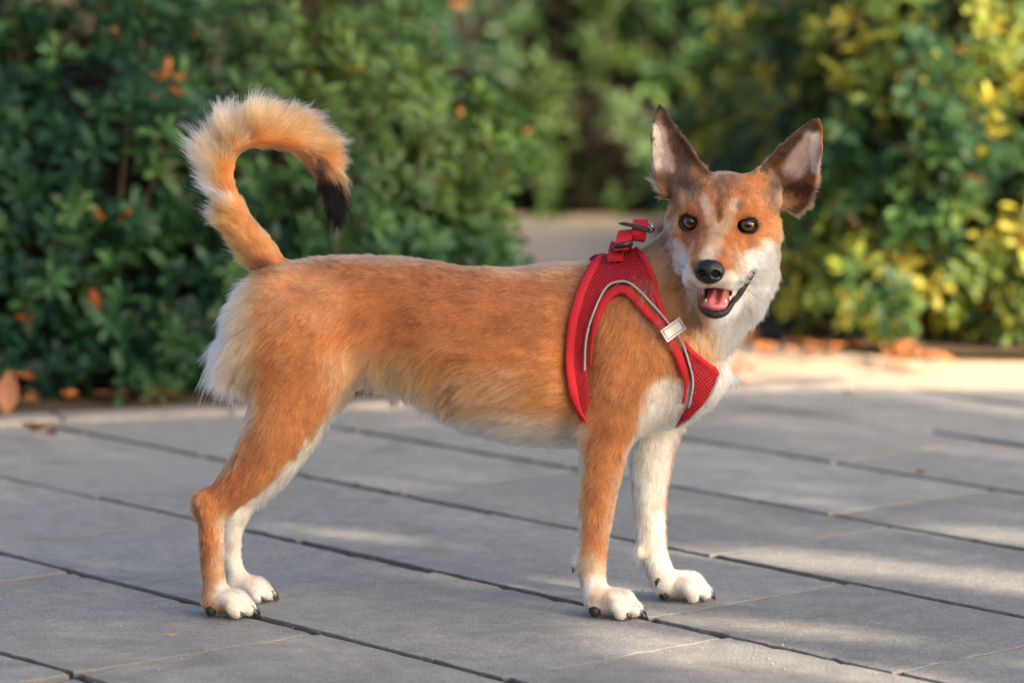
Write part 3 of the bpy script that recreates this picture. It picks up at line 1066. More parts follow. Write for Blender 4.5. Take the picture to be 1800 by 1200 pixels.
# capsules: x0, y0, x1, y1, radius, colour, strength, side (0 any, -1 near half, 1 far half)
PATCH = [
    (560, 478, 900, 490, 52, RD_, .55, 0), (760, 520, 960, 540, 60, RD_, .40, 0), (940, 470, 1010, 480, 40, RD_, .50, 0), (600, 570, 700, 560, 40, RD_, .25, 0),
    (600, 650, 700, 655, 40, TA_, .55, 0), (760, 690, 900, 690, 40, (0.56, 0.32, 0.18), .45, 0), (840, 750, 1000, 762, 30, (0.60, 0.44, 0.33), .75, 0), (480, 520, 560, 530, 50, TA_, .30, 0),
    (900, 470, 1020, 462, 18, TA_, .35, 0), (520, 455, 760, 450, 12, TA_, .4, 0),
    (640, 694, 740, 700, 16, WH_, .85, 0), (675, 684, 720, 690, 9, DB_, .6, 0), (450, 640, 520, 600, 40, OR_, .5, 0),
    (400, 540, 402, 720, 46, (0.66, 0.46, 0.30), .7, 0), (390, 555, 392, 710, 24, (0.80, 0.68, 0.56), .9, 0), (412, 520, 425, 500, 26, CR_, .9, 0), (400, 730, 395, 790, 24, TA_, .8, 0), (376, 600, 378, 690, 13, WH_, .3, 0),
    (604, 718, 480, 878, 16, WH_, 1.0, 0), (440, 780, 395, 862, 30, RD_, .65, -1), (345, 890, 352, 985, 14, RD_, .75, -1), (362, 880, 375, 950, 16, OR_, .8, -1),
    (396, 905, 392, 1030, 13, CR_, .95, -1), (385, 985, 376, 1050, 16, TA_, .6, -1), (405, 1045, 445, 1070, 30, WH_, .95, -1), (362, 1065, 375, 1072, 18, TA_, .5, -1),
    (470, 840, 410, 905, 30, WH_, .95, 1), (415, 890, 405, 990, 40, WH_, .95, 1), (410, 1000, 470, 1045, 40, WH_, .95, 1), (560, 720, 500, 830, 40, WH_, .9, 1),
    # fore legs and chest
    (1180, 690, 1132, 790, 26, WH_, .95, 0), (1165, 700, 1200, 700, 30, WH_, .9, 0), (1008, 780, 1008, 990, 11, WH_, 1., -1), (1016, 800, 1014, 960, 9, WH_, .8, -1),
    (1085, 830, 1068, 940, 9, TA_, .6, -1), (1040, 995, 1050, 1030, 26, CR_, .75, -1), (1050, 1045, 1120, 1075, 36, WH_, .95, -1), (1050, 1045, 1064, 1052, 12, TA_, .5, -1),
    (1140, 760, 1145, 960, 60, CR_, 1., 1), (1122, 800, 1136, 950, 16, WH_, .75, 1), (1176, 760, 1166, 950, 13, OR_, .7, 1), (1165, 945, 1160, 965, 14, OR_, .55, 1),
    (1150, 985, 1180, 1030, 26, CR_, .9, 1), (1180, 1020, 1240, 1050, 40, WH_, .95, 1), (1215, 735, 1245, 690, 30, WH_, .95, 0), (1190, 755, 1170, 770, 14, OR_, .8, 1),
    # neck
    (1120, 440, 1165, 545, 38, (0.36, 0.185, 0.085), .95, 0), (1140, 410, 1165, 460, 16, GR_, .4, 0), (1190, 570, 1235, 620, 26, OR_, .8, 0), (1150, 500, 1175, 560, 12, CR_, .5, 0),
    (1306, 570, 1285, 640, 31, WH_, 1., 0), (1345, 500, 1300, 600, 30, WH_, .9, 0), (1385, 430, 1365, 520, 14, TA_, .7, 0),
    # face
    (1192, 434, 1197, 468, 13, WH_, 1., 0), (1207, 478, 1216, 520, 9, WH_, .9, 0), (1216, 525, 1224, 556, 8, CR_, .8, 0), (1345, 445, 1320, 470, 24, WH_, 1., 0), (1335, 490, 1290, 560, 34, WH_, 1., 0), (1258, 568, 1300, 580, 14, WH_, .85, 0),
    (1263, 405, 1250, 452, 13, CR_, .8, 0), (1235, 430, 1226, 452, 9, TA_, .6, 0), (1228, 492, 1230, 504, 13, WH_, .8, 0), (1262, 500, 1292, 488, 14, WH_, .85, 0), (1290, 450, 1300, 470, 14, TA_, .6, 0), (1245, 446, 1240, 448, 11, WH_, .6, 0),
    (1268, 345, 1263, 376, 6, (0.14, 0.065, 0.04), .75, 0), (1262, 316, 1288, 318, 17, (0.22, 0.095, 0.05), .58, 0), (1266, 326, 1272, 340, 12, (0.17, 0.075, 0.042), .6, 0), (1266, 372, 1264, 388, 4, DB_, .5, 0),
    (1240, 352, 1254, 398, 9, CR_, .62, 0), (1239, 352, 1243, 370, 8, WH_, .25, 0), (1290, 356, 1276, 398, 8, CR_, .60, 0), (1292, 355, 1289, 368, 6, WH_, .2, 0), (1234, 370, 1227, 358, 4, GR_, .8, 0), (1299, 366, 1303, 358, 5, GR_, .7, 0),
    (1222, 420, 1224, 438, 10, OR_, .8, 0), (1290, 408, 1292, 432, 8, OR_, 1., 0), (1310, 425, 1325, 425, 12, OR_, .8, 0), (1195, 350, 1215, 340, 20, OR_, .7, 0), (1330, 345, 1350, 390, 26, OR_, .8, 0),
    (1213, 392, 1214, 392, 19, DB_, .55, 0), (1313, 396, 1314, 396, 19, DB_, .5, 0), (1180, 385, 1176, 440, 6, GR_, .5, 0), (1385, 390, 1375, 430, 12, RD_, .5, 0),
    (1168, 500, 1203, 585, 19, OR_, .9, 0), (1212, 578, 1246, 625, 19, OR_, .85, 0), (1378, 415, 1368, 500, 11, TA_, .85, 0), (1356, 540, 1340, 570, 9, CR_, .6, 0), (1158, 455, 1174, 520, 11, (0.36, 0.185, 0.085), .85, 0), (1168, 420, 1170, 450, 6, GR_, .5, 0),
    (1222, 560, 1250, 605, 13, (0.60, 0.36, 0.20), .75, 0),
    (1171, 440, 1178, 480, 6, (0.22, 0.11, 0.06), .8, 0), (1180, 490, 1200, 530, 8, (0.34, 0.15, 0.06), .85, 0),
    # ears
    (1157, 190, 1195, 325, 34, (0.13, 0.08, 0.055), .95, 0), (1440, 220, 1385, 340, 40, (0.15, 0.088, 0.058), .95, 0),
    (1200, 235, 1240, 298, 13, DB_, .85, 0), (1158, 182, 1185, 215, 10, DB_, .85, 0), (1143, 215, 1144, 300, 5, DB_, .75, 0), (1160, 235, 1172, 300, 14, PK_, .9, 0), (1150, 225, 1156, 290, 8, WH_, .55, 0),
    (1166, 345, 1184, 372, 14, DB_, .55, 0), (1158, 330, 1168, 335, 8, TA_, .8, 0), (1206, 300, 1196, 335, 9, DB_, .4, 0),
    (1436, 212, 1345, 292, 14, DB_, .85, 0), (1444, 206, 1448, 230, 6, RD_, .9, 0), (1450, 235, 1438, 330, 4, OR_, .8, 0), (1425, 250, 1395, 300, 17, PK_, .9, 0), (1435, 240, 1432, 300, 7, WH_, .5, 0),
    (1385, 340, 1425, 340, 12, DB_, .7, 0), (1375, 355, 1400, 375, 12, TA_, .7, 0), (1350, 300, 1365, 330, 12, DB_, .6, 0), (1375, 385, 1385, 400, 14, OR_, .9, 0),
    (1395, 376, 1426, 360, 11, (0.14, 0.06, 0.03), .85, 0),
    # tail
    (372, 350, 368, 290, 18, (0.58, 0.39, 0.27), .9, 0), (385, 270, 420, 225, 22, (0.55, 0.34, 0.21), .9, 0), (440, 215, 540, 235, 24, (0.48, 0.25, 0.125), .9, 0), (578, 282, 594, 305, 14, (0.24, 0.11, 0.055), .65, 0), (400, 300, 415, 262, 10, OR_, .6, 0), (440, 262, 540, 275, 12, OR_, .85, 0),
    (570, 280, 590, 310, 20, OR_, .8, 0), (520, 268, 560, 288, 10, (0.12, 0.06, 0.035), .75, 0), (556, 286, 584, 310, 15, (0.10, 0.05, 0.03), .7, 0), (562, 302, 588, 325, 15, DB_, .9, 0), (572, 318, 600, 385, 20, BK_, 1., 0),
    (374, 350, 410, 448, 11, WH_, .95, 0), (430, 400, 465, 445, 22, OR_, 1., 0), (402, 352, 408, 360, 9, WH_, .35, 0), (398, 372, 404, 376, 7, DB_, .4, 0), (462, 468, 486, 470, 12, DB_, .65, 0), (420, 460, 430, 490, 12, CR_, .9, 0)]


def coat_colour(p, px, n):
    c = np.tile(np.array(OR_), (len(p), 1))
    js = np.where((px[:, 0] > 1180) & (px[:, 1] < 560), 0.35, 1.0)
    jx = px[:, 0] + js * (5 * noise3(p, 0.030, 61) + 3 * noise3(p, 0.009, 62))
    jy = px[:, 1] + js * (5 * noise3(p, 0.030, 63) + 3 * noise3(p, 0.009, 64))
    for x0, y0, x1, y1, r, colr, st, side in PATCH:
        ex, ey = x1 - x0, y1 - y0
        t = np.clip(((jx - x0) * ex + (jy - y0) * ey) / (ex * ex + ey * ey + 1e-9), 0, 1)
        q = np.hypot(jx - x0 - t * ex, jy - y0 - t * ey) / r
        a = st * (1 - sstep(0.65, 1.45, q))
        if side:
            a = a * sstep(-0.008, 0.008, p[:, 1] * side)
        c += (np.array(colr) - c) * a[:, None]
    # pale inner faces of the legs, pale under the belly, dark backs of the ears
    inner = np.where(p[:, 1] < 0, n[:, 1], -n[:, 1])
    a = sstep(0.15, 0.6, inner) * sstep(660, 760, px[:, 1]) * 0.9
    c += (np.array(WH_) - c) * a[:, None]
    a = sstep(0.55, 0.95, -n[:, 2]) * sstep(640, 680, px[:, 1]) * (px[:, 1] < 800) * 0.7
    c += (np.array(WH_) - c) * a[:, None]
    ear = ((px[:, 1] < 350) & (px[:, 0] > 1100) & (n[:, 1] > 0.1))
    c[ear] = np.array(DB_) * 1.6
    m = 1 + 0.16 * noise3(p, 0.020, 71) + 0.10 * noise3(p, 0.055, 72)
    return np.clip(c * m[:, None], 0.01, 0.9)


# fur guides: px, py, direction x, y (down), length px, lift
GUIDE = np.array([
    (1000, 470, -1, .10, 26, .22), (900, 480, -1, .05, 26, .18), (800, 480, -1, .05, 24, .16), (650, 460, -1, .05, 24, .16), (520, 470, -1, .10, 22, .18),
    (950, 600, -1, .22, 26, .16), (850, 600, -1, .2, 26, .15), (700, 580, -1, .28, 24, .15), (560, 560, -.9, .5, 24, .15), (480, 540, -.8, .6, 26, .18),
    (980, 720, -1, .15, 34, .15), (900, 750, -1, .22, 38, .16), (820, 725, -.9, .5, 40, .2), (770, 700, -.6, .9, 46, .26), (740, 690, -.2, 1, 62, .42), (690, 685, .15, 1, 66, .45), (640, 680, -.1, 1, 44, .3),
    (500, 640, -.5, .85, 26, .17), (570, 650, -.35, .9, 24, .17), (450, 700, -.6, .8, 30, .25), (540, 760, -.2, 1, 20, .2), (440, 800, -.4, .9, 20, .18), (400, 860, -.3, 1, 15, .14), (360, 890, 0, 1, 10, .12),
    (370, 960, 0, 1, 9, .12), (380, 1040, .2, 1, 9, .14), (420, 1065, 1, .3, 8, .16), (410, 950, .1, 1, 9, .12), (440, 1035, 1, .4, 8, .16),
    (410, 540, -.8, .6, 44, .45), (392, 600, -.9, .45, 84, .6), (388, 690, -.8, .6, 80, .6), (395, 760, -.55, .85, 40, .35),
    (455, 450, -.5, -.85, 24, .25), (428, 465, -.85, -.2, 46, .5), (405, 410, -.8, -.45, 50, .55), (450, 405, -.55, -.85, 16, .15), (378, 345, -.8, -.55, 52, .6), (408, 340, -.3, -.95, 16, .2),
    (372, 290, -.65, -.75, 66, .7), (410, 285, 0, -1, 18, .2), (398, 238, -.25, -.95, 66, .75), (430, 262, .6, -.7, 20, .2), (450, 218, .25, -.95, 60, .7), (475, 265, .95, -.3, 22, .2), (510, 218, .5, -.85, 58, .65), (535, 280, .85, .5, 24, .2),
    (560, 245, .75, -.5, 50, .55), (590, 290, .75, .65, 44, .45), (565, 310, .4, .9, 26, .22), (596, 330, .3, .95, 44, .35), (582, 345, .15, 1, 36, .2), (594, 360, .15, 1, 38, .2),
    (1120, 560, -.5, .85, 24, .16), (1100, 640, -.4, .9, 24, .16), (1160, 650, -.1, 1, 24, .18), (1180, 700, .1, 1, 26, .2), (1060, 740, -.4, .95, 20, .18), (1030, 765, -.7, .7, 26, .3), (1060, 850, 0, 1, 11, .13),
    (1018, 850, -.6, .8, 22, .3), (1045, 950, 0, 1, 10, .12), (1015, 960, -.5, .85, 20, .3), (1050, 1030, .2, 1, 9, .14), (1100, 1070, 1, .3, 8, .16),
    (1150, 780, 0, 1, 15, .18), (1145, 870, 0, 1, 11, .14), (1150, 960, .1, 1, 10, .14), (1180, 1020, .5, .8, 9, .14), (1220, 1045, 1, .3, 8, .16), (1118, 950, -.5, .85, 18, .3),
    (1230, 690, .35, 1, 34, .3), (1205, 735, .1, 1, 32, .3),
    (1130, 420, .0, 1, 28, .2), (1105, 445, -.1, 1, 18, .12), (1150, 480, -.08, 1, 50, .28), (1180, 540, .0, 1, 56, .33), (1220, 610, .1, 1, 40, .28), (1265, 610, .2, 1, 46, .3), (1310, 580, .45, .9, 50, .35), (1345, 540, .6, .8, 46, .42), (1260, 640, .1, 1, 40, .3),
    (1245, 445, 0, -1, 5, .15), (1258, 415, 0, -1, 6, .15), (1262, 390, 0, -1, 7, .16), (1270, 330, 0, -1, 11, .2), (1210, 340, -.5, -.85, 10, .2), (1330, 340, .5, -.85, 11, .2), (1220, 368, -.3, -.95, 6, .15), (1310, 370, .3, -.95, 6, .15),
    (1190, 400, -.95, .2, 12, .2), (1345, 405, .95, .25, 12, .2), (1205, 440, -.8, .5, 10, .2), (1310, 435, .8, .5, 10, .18), (1188, 480, -.7, .75, 26, .3), (1350, 440, .9, .45, 24, .3), (1375, 470, .8, .7, 36, .42), (1340, 500, .75, .75, 30, .25),
    (1222, 478, -.9, .3, 5, .15), (1280, 478, .9, .2, 6, .15), (1245, 503, 0, 1, 4, .15), (1300, 520, .7, .75, 18, .2), (1258, 575, .1, 1, 20, .25), (1215, 550, -.5, .9, 24, .25), (1285, 560, .45, .9, 24, .25),
    (1155, 260, -.1, -1, 9, .2), (1190, 290, -.2, -1, 12, .25), (1225, 280, .3, -1, 8, .2), (1170, 340, -.4, -.7, 22, .4), (1195, 360, -.7, -.3, 20, .35), (1400, 260, .3, -1, 10, .2), (1445, 260, .15, -1, 6, .2), (1370, 280, -.1, -1, 9, .2), (1390, 340, .4, -.7, 15, .3),
    (1415, 362, .5, .3, 13, .3), (1385, 395, .9, .5, 28, .4), (1160, 190, 0, -1, 4, .2), (1440, 212, 0.1, -1, 4, .2)], float)


_g = (GUIDE[:, 4] >= 20) & (GUIDE[:, 4] <= 30) & (GUIDE[:, 0] < 1200) & (GUIDE[:, 1] > 440)
GUIDE[_g, 4] *= 0.72
GUIDE[(GUIDE[:, 0] > 1185) & (GUIDE[:, 4] > 22), 4] *= 0.72

_g = (GUIDE[:, 1] > 770) & (GUIDE[:, 4] < 16)
GUIDE[_g, 4] = np.where(GUIDE[_g, 1] > 1025, GUIDE[_g, 4], GUIDE[_g, 4] * 1.3 + 1)
GUIDE[_g, 5] += 0.06


def fur_guide(px):
    out = np.zeros((len(px), 4))
    for s0 in range(0, len(px), 20000):
        q = px[s0:s0 + 20000]
        d2 = (q[:, None, 0] - GUIDE[None, :, 0]) ** 2 + (q[:, None, 1] - GUIDE[None, :, 1]) ** 2
        w = 1 / (d2 + 14 ** 2) ** 2.2
        w /= w.sum(1, keepdims=True)
        out[s0:s0 + 20000] = w @ GUIDE[:, 2:]
    return out


def in_poly(px, P):
    x, y = px[:, 0], px[:, 1]
    ins = np.zeros(len(px), bool)
    P = np.array(P, float)
    for i in range(len(P)):
        a, b = P[i], P[(i + 1) % len(P)]
        if a[1] == b[1]:
            continue
        c = ((a[1] <= y) & (b[1] > y)) | ((b[1] <= y) & (a[1] > y))
        ins ^= c & (x < a[0] + (y - a[1]) / (b[1] - a[1]) * (b[0] - a[0]))
    return ins


def headmm(p):
    return ((p - HO) @ HROT.T) * 1000


def ell_q(m, c, r):
    return np.sqrt((((m - np.array(c)) / np.array(r)) ** 2).sum(1))


def cone_q(m, a, b, ra, rb):
    a, b = np.array(a, float), np.array(b, float)
    t = np.clip(((m - a) @ (b - a)) / ((b - a) @ (b - a)), 0, 1)
    return np.linalg.norm(m - a - t[:, None] * (b - a), axis=1) - (ra + (rb - ra) * t)


def mouth_mask(m):
    k = ell_q(m, MOUTH_E[0], np.array(MOUTH_E[1]) + 0.9) < 1
    for a_, b_, ra, rb in MOUTH_C:
        k |= cone_q(m, a_, b_, ra + 0.7, rb + 0.5) < 0
    return k


NOSE = (0, 117, -41)
# harness outline in photograph pixels: outer edge, then round the arm hole
H_BACK = [(1066, 445), (1040, 466), (1016, 510), (999, 560), (990, 620), (992, 662), (1004, 702), (1028, 742)]
H_ARM = [(1040, 705), (1035, 650), (1037, 593), (1050, 547), (1070, 513), (1093, 503), (1113, 507), (1140, 533), (1167, 565), (1190, 597), (1207, 643), (1212, 670), (1206, 706)]
H_BIND = [(1042, 640), (1046, 585), (1057, 545), (1074, 522), (1093, 513), (1109, 519), (1135, 548), (1159, 573), (1180, 607), (1194, 637), (1203, 670), (1199, 702)]
H_LOW = [(1184, 741), (1209, 726), (1236, 696), (1250, 668), (1253, 657)]
H_NECK = [(1253, 657), (1248, 648), (1236, 640), (1208, 615), (1176, 575), (1156, 535), (1146, 490), (1130, 452), (1112, 432)]
H_POLY = H_BACK + H_ARM + H_LOW + H_NECK[1:]


def inset(P, d):
    """move a polygon's corners towards its inside by d pixels"""
    P = np.array(P, float)
    a = sum(P[i][0] * P[(i + 1) % len(P)][1] - P[(i + 1) % len(P)][0] * P[i][1] for i in range(len(P)))
    out = []
    for i in range(len(P)):
        t = unit(P[(i + 1) % len(P)] - P[i - 1])
        nn = np.array((-t[1], t[0])) * (1 if a > 0 else -1)
        out.append(P[i] + nn * d)
    return out


M_SKIN = NT('coat_skin')
_at = M_SKIN.n('Attribute', attribute_name='skin_tint')
M_SKIN = M_SKIN.set(_at.outputs['Color'], 0.8, 0.2)


def mat_fur():
    t = NT('fur')
    at = t.n('Attribute', attribute_name='fur_tint')
    h = t.n('BsdfHairPrincipled')
    h.model = 'CHIANG'
    h.parametrization = 'COLOR'
    t.l(at.outputs['Color'], h.inputs['Color'])
    h.inputs['Roughness'].default_value = 0.42
    h.inputs['Radial Roughness'].default_value = 0.55
    h.inputs['IOR'].default_value = 1.38
    h.inputs['Random Roughness'].default_value = 0.2
    # the blackest hairs are matt
    bw = t.n('RGBToBW')
    t.l(at.outputs['Color'], bw.inputs[0])
    fac = t.ramp(bw.outputs[0], [(0.012, 0.85), (0.06, 0.0)])
    df = t.n('BsdfDiffuse')
    t.l(at.outputs['Color'], df.inputs['Color'])
    mx = t.n('MixShader')
    t.l(fac, mx.inputs[0]); t.l(h.outputs[0], mx.inputs[1]); t.l(df.outputs[0], mx.inputs[2])
    t.l(mx.outputs[0], t.out.inputs['Surface'])
    return t.m


M_FUR = mat_fur()

# body mesh
bm_ = npmesh('dog', BV, BQ)
dog = link('dog', bm_, None, M_SKIN)
tag(dog, 'orange and white dog in a red harness standing with curled tail', 'dog')
_col = coat_colour(BV, BPX, BN) * 0.55
_hm = headmm(BV)
_mm = mouth_mask(_hm)
_col[_mm] = (0.05, 0.012, 0.012)
_lip = _mm & (cone_q(_hm, (21, 93, -70), (43.5, 62, -49.5), 10.5, 5.5) < 0) & (_hm[:, 0] > 23)
_col[_lip] = (0.016, 0.012, 0.013)
for c in EYES:
    _e = np.linalg.norm(BV - c - HF * 0.004, axis=1) < 0.0145
    _col[_e] = np.array((0.012, 0.010, 0.010))
_col[ell_q(_hm, NOSE, (17, 13, 14)) < 1] = (0.006, 0.006, 0.007)
color_attr(bm_, 'skin_tint', _col)


def coat(n_hair):
    tri = np.concatenate((BQ[:, [0, 1, 2]], BQ[:, [0, 2, 3]]))
    a, b, c = BV[tri[:, 0]], BV[tri[:, 1]], BV[tri[:, 2]]
    area = np.linalg.norm(np.cross(b - a, c - a), axis=1)
    cen = (a + b + c) / 3
    fpx = PROJ(cen)
    fn = unit(np.cross(b - a, c - a))
    head = (fpx[:, 0] > 1175) & (fpx[:, 1] < 600) & (cen[:, 1] < 0.03)
    w = area * np.where(head, 2.6, 1.0) * np.where(fn[:, 1] > 0.3, 0.4, 1.0)
    tail = (fpx[:, 0] < 640) & (fpx[:, 1] < 455)
    w = w * np.where(tail, 2.4, 1.0)
    rump = (fpx[:, 0] < 430) & (fpx[:, 1] < 780) & (fpx[:, 1] > 480)
    w = w * np.where(rump, 1.6, 1.0)
    ti = rng.choice(len(tri), n_hair, p=w / w.sum())
    r1, r2 = np.sqrt(rng.random(n_hair)), rng.random(n_hair)
    wa, wb, wc = 1 - r1, r1 * (1 - r2), r1 * r2
    T = tri[ti]
    p = BV[T[:, 0]] * wa[:, None] + BV[T[:, 1]] * wb[:, None] + BV[T[:, 2]] * wc[:, None]
    n = unit(BN[T[:, 0]] * wa[:, None] + BN[T[:, 1]] * wb[:, None] + BN[T[:, 2]] * wc[:, None])
    px = PROJ(p)
    m = headmm(p)
    ok = ~mouth_mask(m)
    ok &= ell_q(m, NOSE, (16.4, 12, 14.0)) > 1
    for i, c in enumerate(EYES):
        e = m - headmm(c[None])[0]
        ok &= ~(((e[:, 0] / 12.2) ** 2 + (e[:, 2] / 9.4) ** 2 < 1) & (e[:, 1] > -4) & (e[:, 1] < 30))
    hp = inset(H_POLY, 1)
    inh = in_poly(px, hp) & (p[:, 1] < 0.10) & ((m[:, 1] < 30) | (px[:, 1] > 600)) 
    hb = np.array(H_BIND, float)
    for a2, b2 in zip(hb, hb[1:]):
        tt = np.clip(((px - a2) @ (b2 - a2)) / ((b2 - a2) @ (b2 - a2)), 0, 1)
        inh |= (np.hypot(*(px - a2 - tt[:, None] * (b2 - a2)).T) < 6) & (p[:, 1] < 0)
    ok &= ~inh
    for a_, b_, ra, rb in MOUTH_C[1:2]:
        ok &= cone_q(m, a_, b_, ra + 1.8, rb + 3.2) > 0
    ok &= p[:, 2] > 0.0035
    p, n, px, m = p[ok], n[ok], px[ok], m[ok]
    k = len(p)
    g = fur_guide(px)
    d = np.stack((g[:, 0], np.zeros(k), -g[:, 1]), 1)
    d = unit(d)
    t = d - n * (n * d).sum(1, keepdims=True)
    tl = np.linalg.norm(t, axis=1)
    alt = unit(np.cross(n, np.cross(np.array((-.6, 0, -.8)), n)))
    t = unit(np.where((tl > 0.15)[:, None], t, alt))
    side = np.cross(n, t)
    sw = 0.22 * noise3(p, 0.06, 81) + 0.13 * noise3(p, 0.018, 82) + 0.11 * rng.normal(size=k)
    t = unit(t + side * sw[:, None])
    L = g[:, 2] * PXM * (0.72 + 0.5 * rng.random(k)) * (1 + 0.22 * noise3(p, 0.012, 83))
    fluff = rng.random(k) < 0.04
    L = np.where(fluff, L * 1.25, L)
    lift = np.clip(g[:, 3] + 0.05 * noise3(p, 0.010, 84) + 0.06 * rng.normal(size=k) + 0.10 * fluff, 0.06, 1.2)
    # ears: keep inside hair short
    K = 6
    pts = np.zeros((k, K, 3))
    q = p - n * 0.0008
    pts[:, 0] = q
    step = (L / (K - 1))[:, None]
    grav = np.array((0, 0, -1.0))
    wob = rng.normal(size=(k, 3)) * 0.06
    for j in range(1, K):
        lf = lift * (1.25 - 0.55 * j / (K - 1))
        dr = t * np.cos(lf)[:, None] + n * np.sin(lf)[:, None] + grav * (0.05 * j * np.clip(L / 0.03, 0, 1.2))[:, None] + wob * j * 0.5
        q = q + unit(dr) * step
        pts[:, j] = q
    # clumping: tips lean towards the tip of a neighbour chosen as clump leader
    lead = rng.choice(k, k // 8, replace=False)
    kd = KDTree(len(lead))
    for i, l in enumerate(lead):
        kd.insert(p[l], i)
    kd.balance()
    who = np.fromiter((kd.find(v)[1] for v in p.tolist()), int, k)
    li = lead[who]
    amount = np.clip(0.42 + 0.25 * noise3(p, 0.05, 85) + 0.25 * sstep(0.018, 0.032, L), 0.05, 0.85) * np.clip(L / 0.014, 0.3, 1)
    for j in range(1, K):
        f = (amount * (j / (K - 1)) ** 1.3)[:, None]
        pts[:, j] += (pts[li, j] - pts[:, j]) * f
    # keep fur off the ground
    pts[:, :, 2] = np.maximum(pts[:, :, 2], 0.0012)
    c = coat_colour(p, px, n)
    c = c * (0.82 + 0.36 * rng.random((k, 1))) * (1 + 0.20 * rng.normal(size=(k, 1)) * 0.5)
    c = c * (0.84 + 0.32 * rng.random(k))[li][:, None] ** np.clip(L / 0.011, 0.3, 1)[:, None]
    # roots darkened as painted depth shade, some dark tips on back, neck and tail
    dark = sstep(0.0, 1.0, (560 - px[:, 1]) / 160) * (px[:, 0] < 1180) * (px[:, 0] > 480) * 0.34
    dark = np.maximum(dark, 0.25 * ((px[:, 0] > 1090) & (px[:, 0] < 1190) & (px[:, 1] > 400)))
    dark = dark * (rng.random(k) < 0.4) + 0.30 * (rng.random(k) < 0.05)
    lum = c.mean(1)
    pale = lum > 0.55
    cc = np.ones((k, K, 4), np.float32)
    for j in range(K):
        s_ = j / (K - 1)
        f = 1 - dark * sstep(0.45, 1.0, s_) * np.where(pale, 0.3, 1)
        root_shade = 0.84 + 0.22 * s_
        cc[:, j, :3] = np.clip(c * (f * root_shade)[:, None], 0.004, 0.92)
    rad = np.where((px[:, 0] > 1175) & (px[:, 1] < 600), 0.00013, 0.00017) * np.where(n[:, 1] > 0.3, 1.8, 1.0)
    rr = rad[:, None] * np.array((1.0, 1.0, 0.92, 0.78, 0.52, 0.16))[None, :]
    cu = bpy.data.hair_curves.new('coat')
    cu.add_curves([K] * k)
    cu.attributes['position'].data.foreach_set('vector', pts.astype(np.float32).ravel())
    ra = cu.attributes.get('radius') or cu.attributes.new('radius', 'FLOAT', 'POINT')
    ra.data.foreach_set('value', rr.astype(np.float32).ravel())
    ca = cu.attributes.new('fur_tint', 'FLOAT_COLOR', 'POINT')
    ca.data.foreach_set('color', cc.ravel())
    return link('coat', cu, dog, M_FUR)


N_HAIR = 330000
coat(N_HAIR)


def hair_object(name, strands, mat, parent, r0):
    cu = bpy.data.hair_curves.new(name)
    K = len(strands[0])
    cu.add_curves([K] * len(strands))
    cu.attributes['position'].data.foreach_set('vector', np.array(strands, np.float32).ravel())
    ra = cu.attributes.get('radius') or cu.attributes.new('radius', 'FLOAT', 'POINT')
    ra.data.foreach_set('value', np.tile(r0 * np.linspace(1, 0.15, K), len(strands)).astype(np.float32))
    return link(name, cu, parent, mat)


# ------------------------------------------------------------------ the dog: eyes, nose, mouth, claws, whiskers
def mat_eye():
    t = NT('eye_wet')
    tc = t.n('TexCoord')
    sep = t.n('SeparateXYZ')
    t.l(tc.outputs['Object'], sep.inputs[0])
    l = t.n('VectorMath', operation='LENGTH')
    cmb = t.n('CombineXYZ')
    t.l(sep.outputs[0], cmb.inputs[0]); t.l(sep.outputs[1], cmb.inputs[1])
    t.l(cmb.outputs[0], l.inputs[0])
    mr = t.n('MapRange')
    mr.inputs['From Max'].default_value = 0.0125
    t.l(l.outputs['Value'], mr.inputs['Value'])
    nz = t.noise(900, 3, 0.6, tc.outputs['Object'])
    iris = t.mixc(nz, (0.075, 0.022, 0.007), (0.24, 0.078, 0.022))
    ramp = t.ramp(mr.outputs[0], [(0.33, 1.0), (0.42, 0.0)])
    c = t.mixc(ramp, iris, (0.003, 0.003, 0.004))
    ramp2 = t.ramp(mr.outputs[0], [(0.50, 0.0), (0.66, 1.0)])
    c = t.mixc(ramp2, c, (0.010, 0.007, 0.006))
    t.set(c, 0.08, 0.25)
    t.b.inputs['Coat Weight'].default_value = 0.7
    t.b.inputs['Coat Roughness'].default_value = 0.02
    return t.m


def sphere_vf(r, nu=40, nv=24):
    V, Fc = [], []
    for j in range(nv + 1):
        th = math.pi * j / nv
        for i in range(nu):
            ph = 2 * math.pi * i / nu
            V.append((r * math.sin(th) * math.cos(ph), r * math.sin(th) * math.sin(ph), r * math.cos(th)))
    for j in range(nv):
        for i in range(nu):
            Fc.append((j * nu + i, (j + 1) * nu + i, (j + 1) * nu + (i + 1) % nu, j * nu + (i + 1) % nu))
    return V, Fc


def tube(name, pts, radii, mat, parent, closed=False, ns=10, flat=1.0, nvec=None):
    """swept tube; flat < 1 squashes it along nvec (per point)"""
    P_ = np.array(pts, float)
    n = len(P_)
    radii = np.broadcast_to(np.array(radii, float), (n,))
    if closed:
        tg = unit(np.roll(P_, -1, 0) - np.roll(P_, 1, 0))
    else:
        tg = unit(np.gradient(P_, axis=0))
    ref = np.broadcast_to(np.array((0.02, -1.0, 0.05)) if nvec is None else np.array(nvec, float), (n, 3))
    s1 = unit(np.cross(tg, ref)); s2 = np.cross(s1, tg)
    V = []
    for i in range(n):
        for k in range(ns):
            a = 2 * math.pi * k / ns
            V.append(P_[i] + radii[i] * (s1[i] * math.cos(a) + s2[i] * math.sin(a) * flat))
    Fc = []
    for i in range(n if closed else n - 1):
        j = (i + 1) % n
        for k in range(ns):
            Fc.append((i * ns + k, i * ns + (k + 1) % ns, j * ns + (k + 1) % ns, j * ns + k))
    if not closed:
        Fc += [tuple(range(ns))[::-1], tuple(range((n - 1) * ns, n * ns))]
    return pymesh(name, V, Fc, mat, parent)


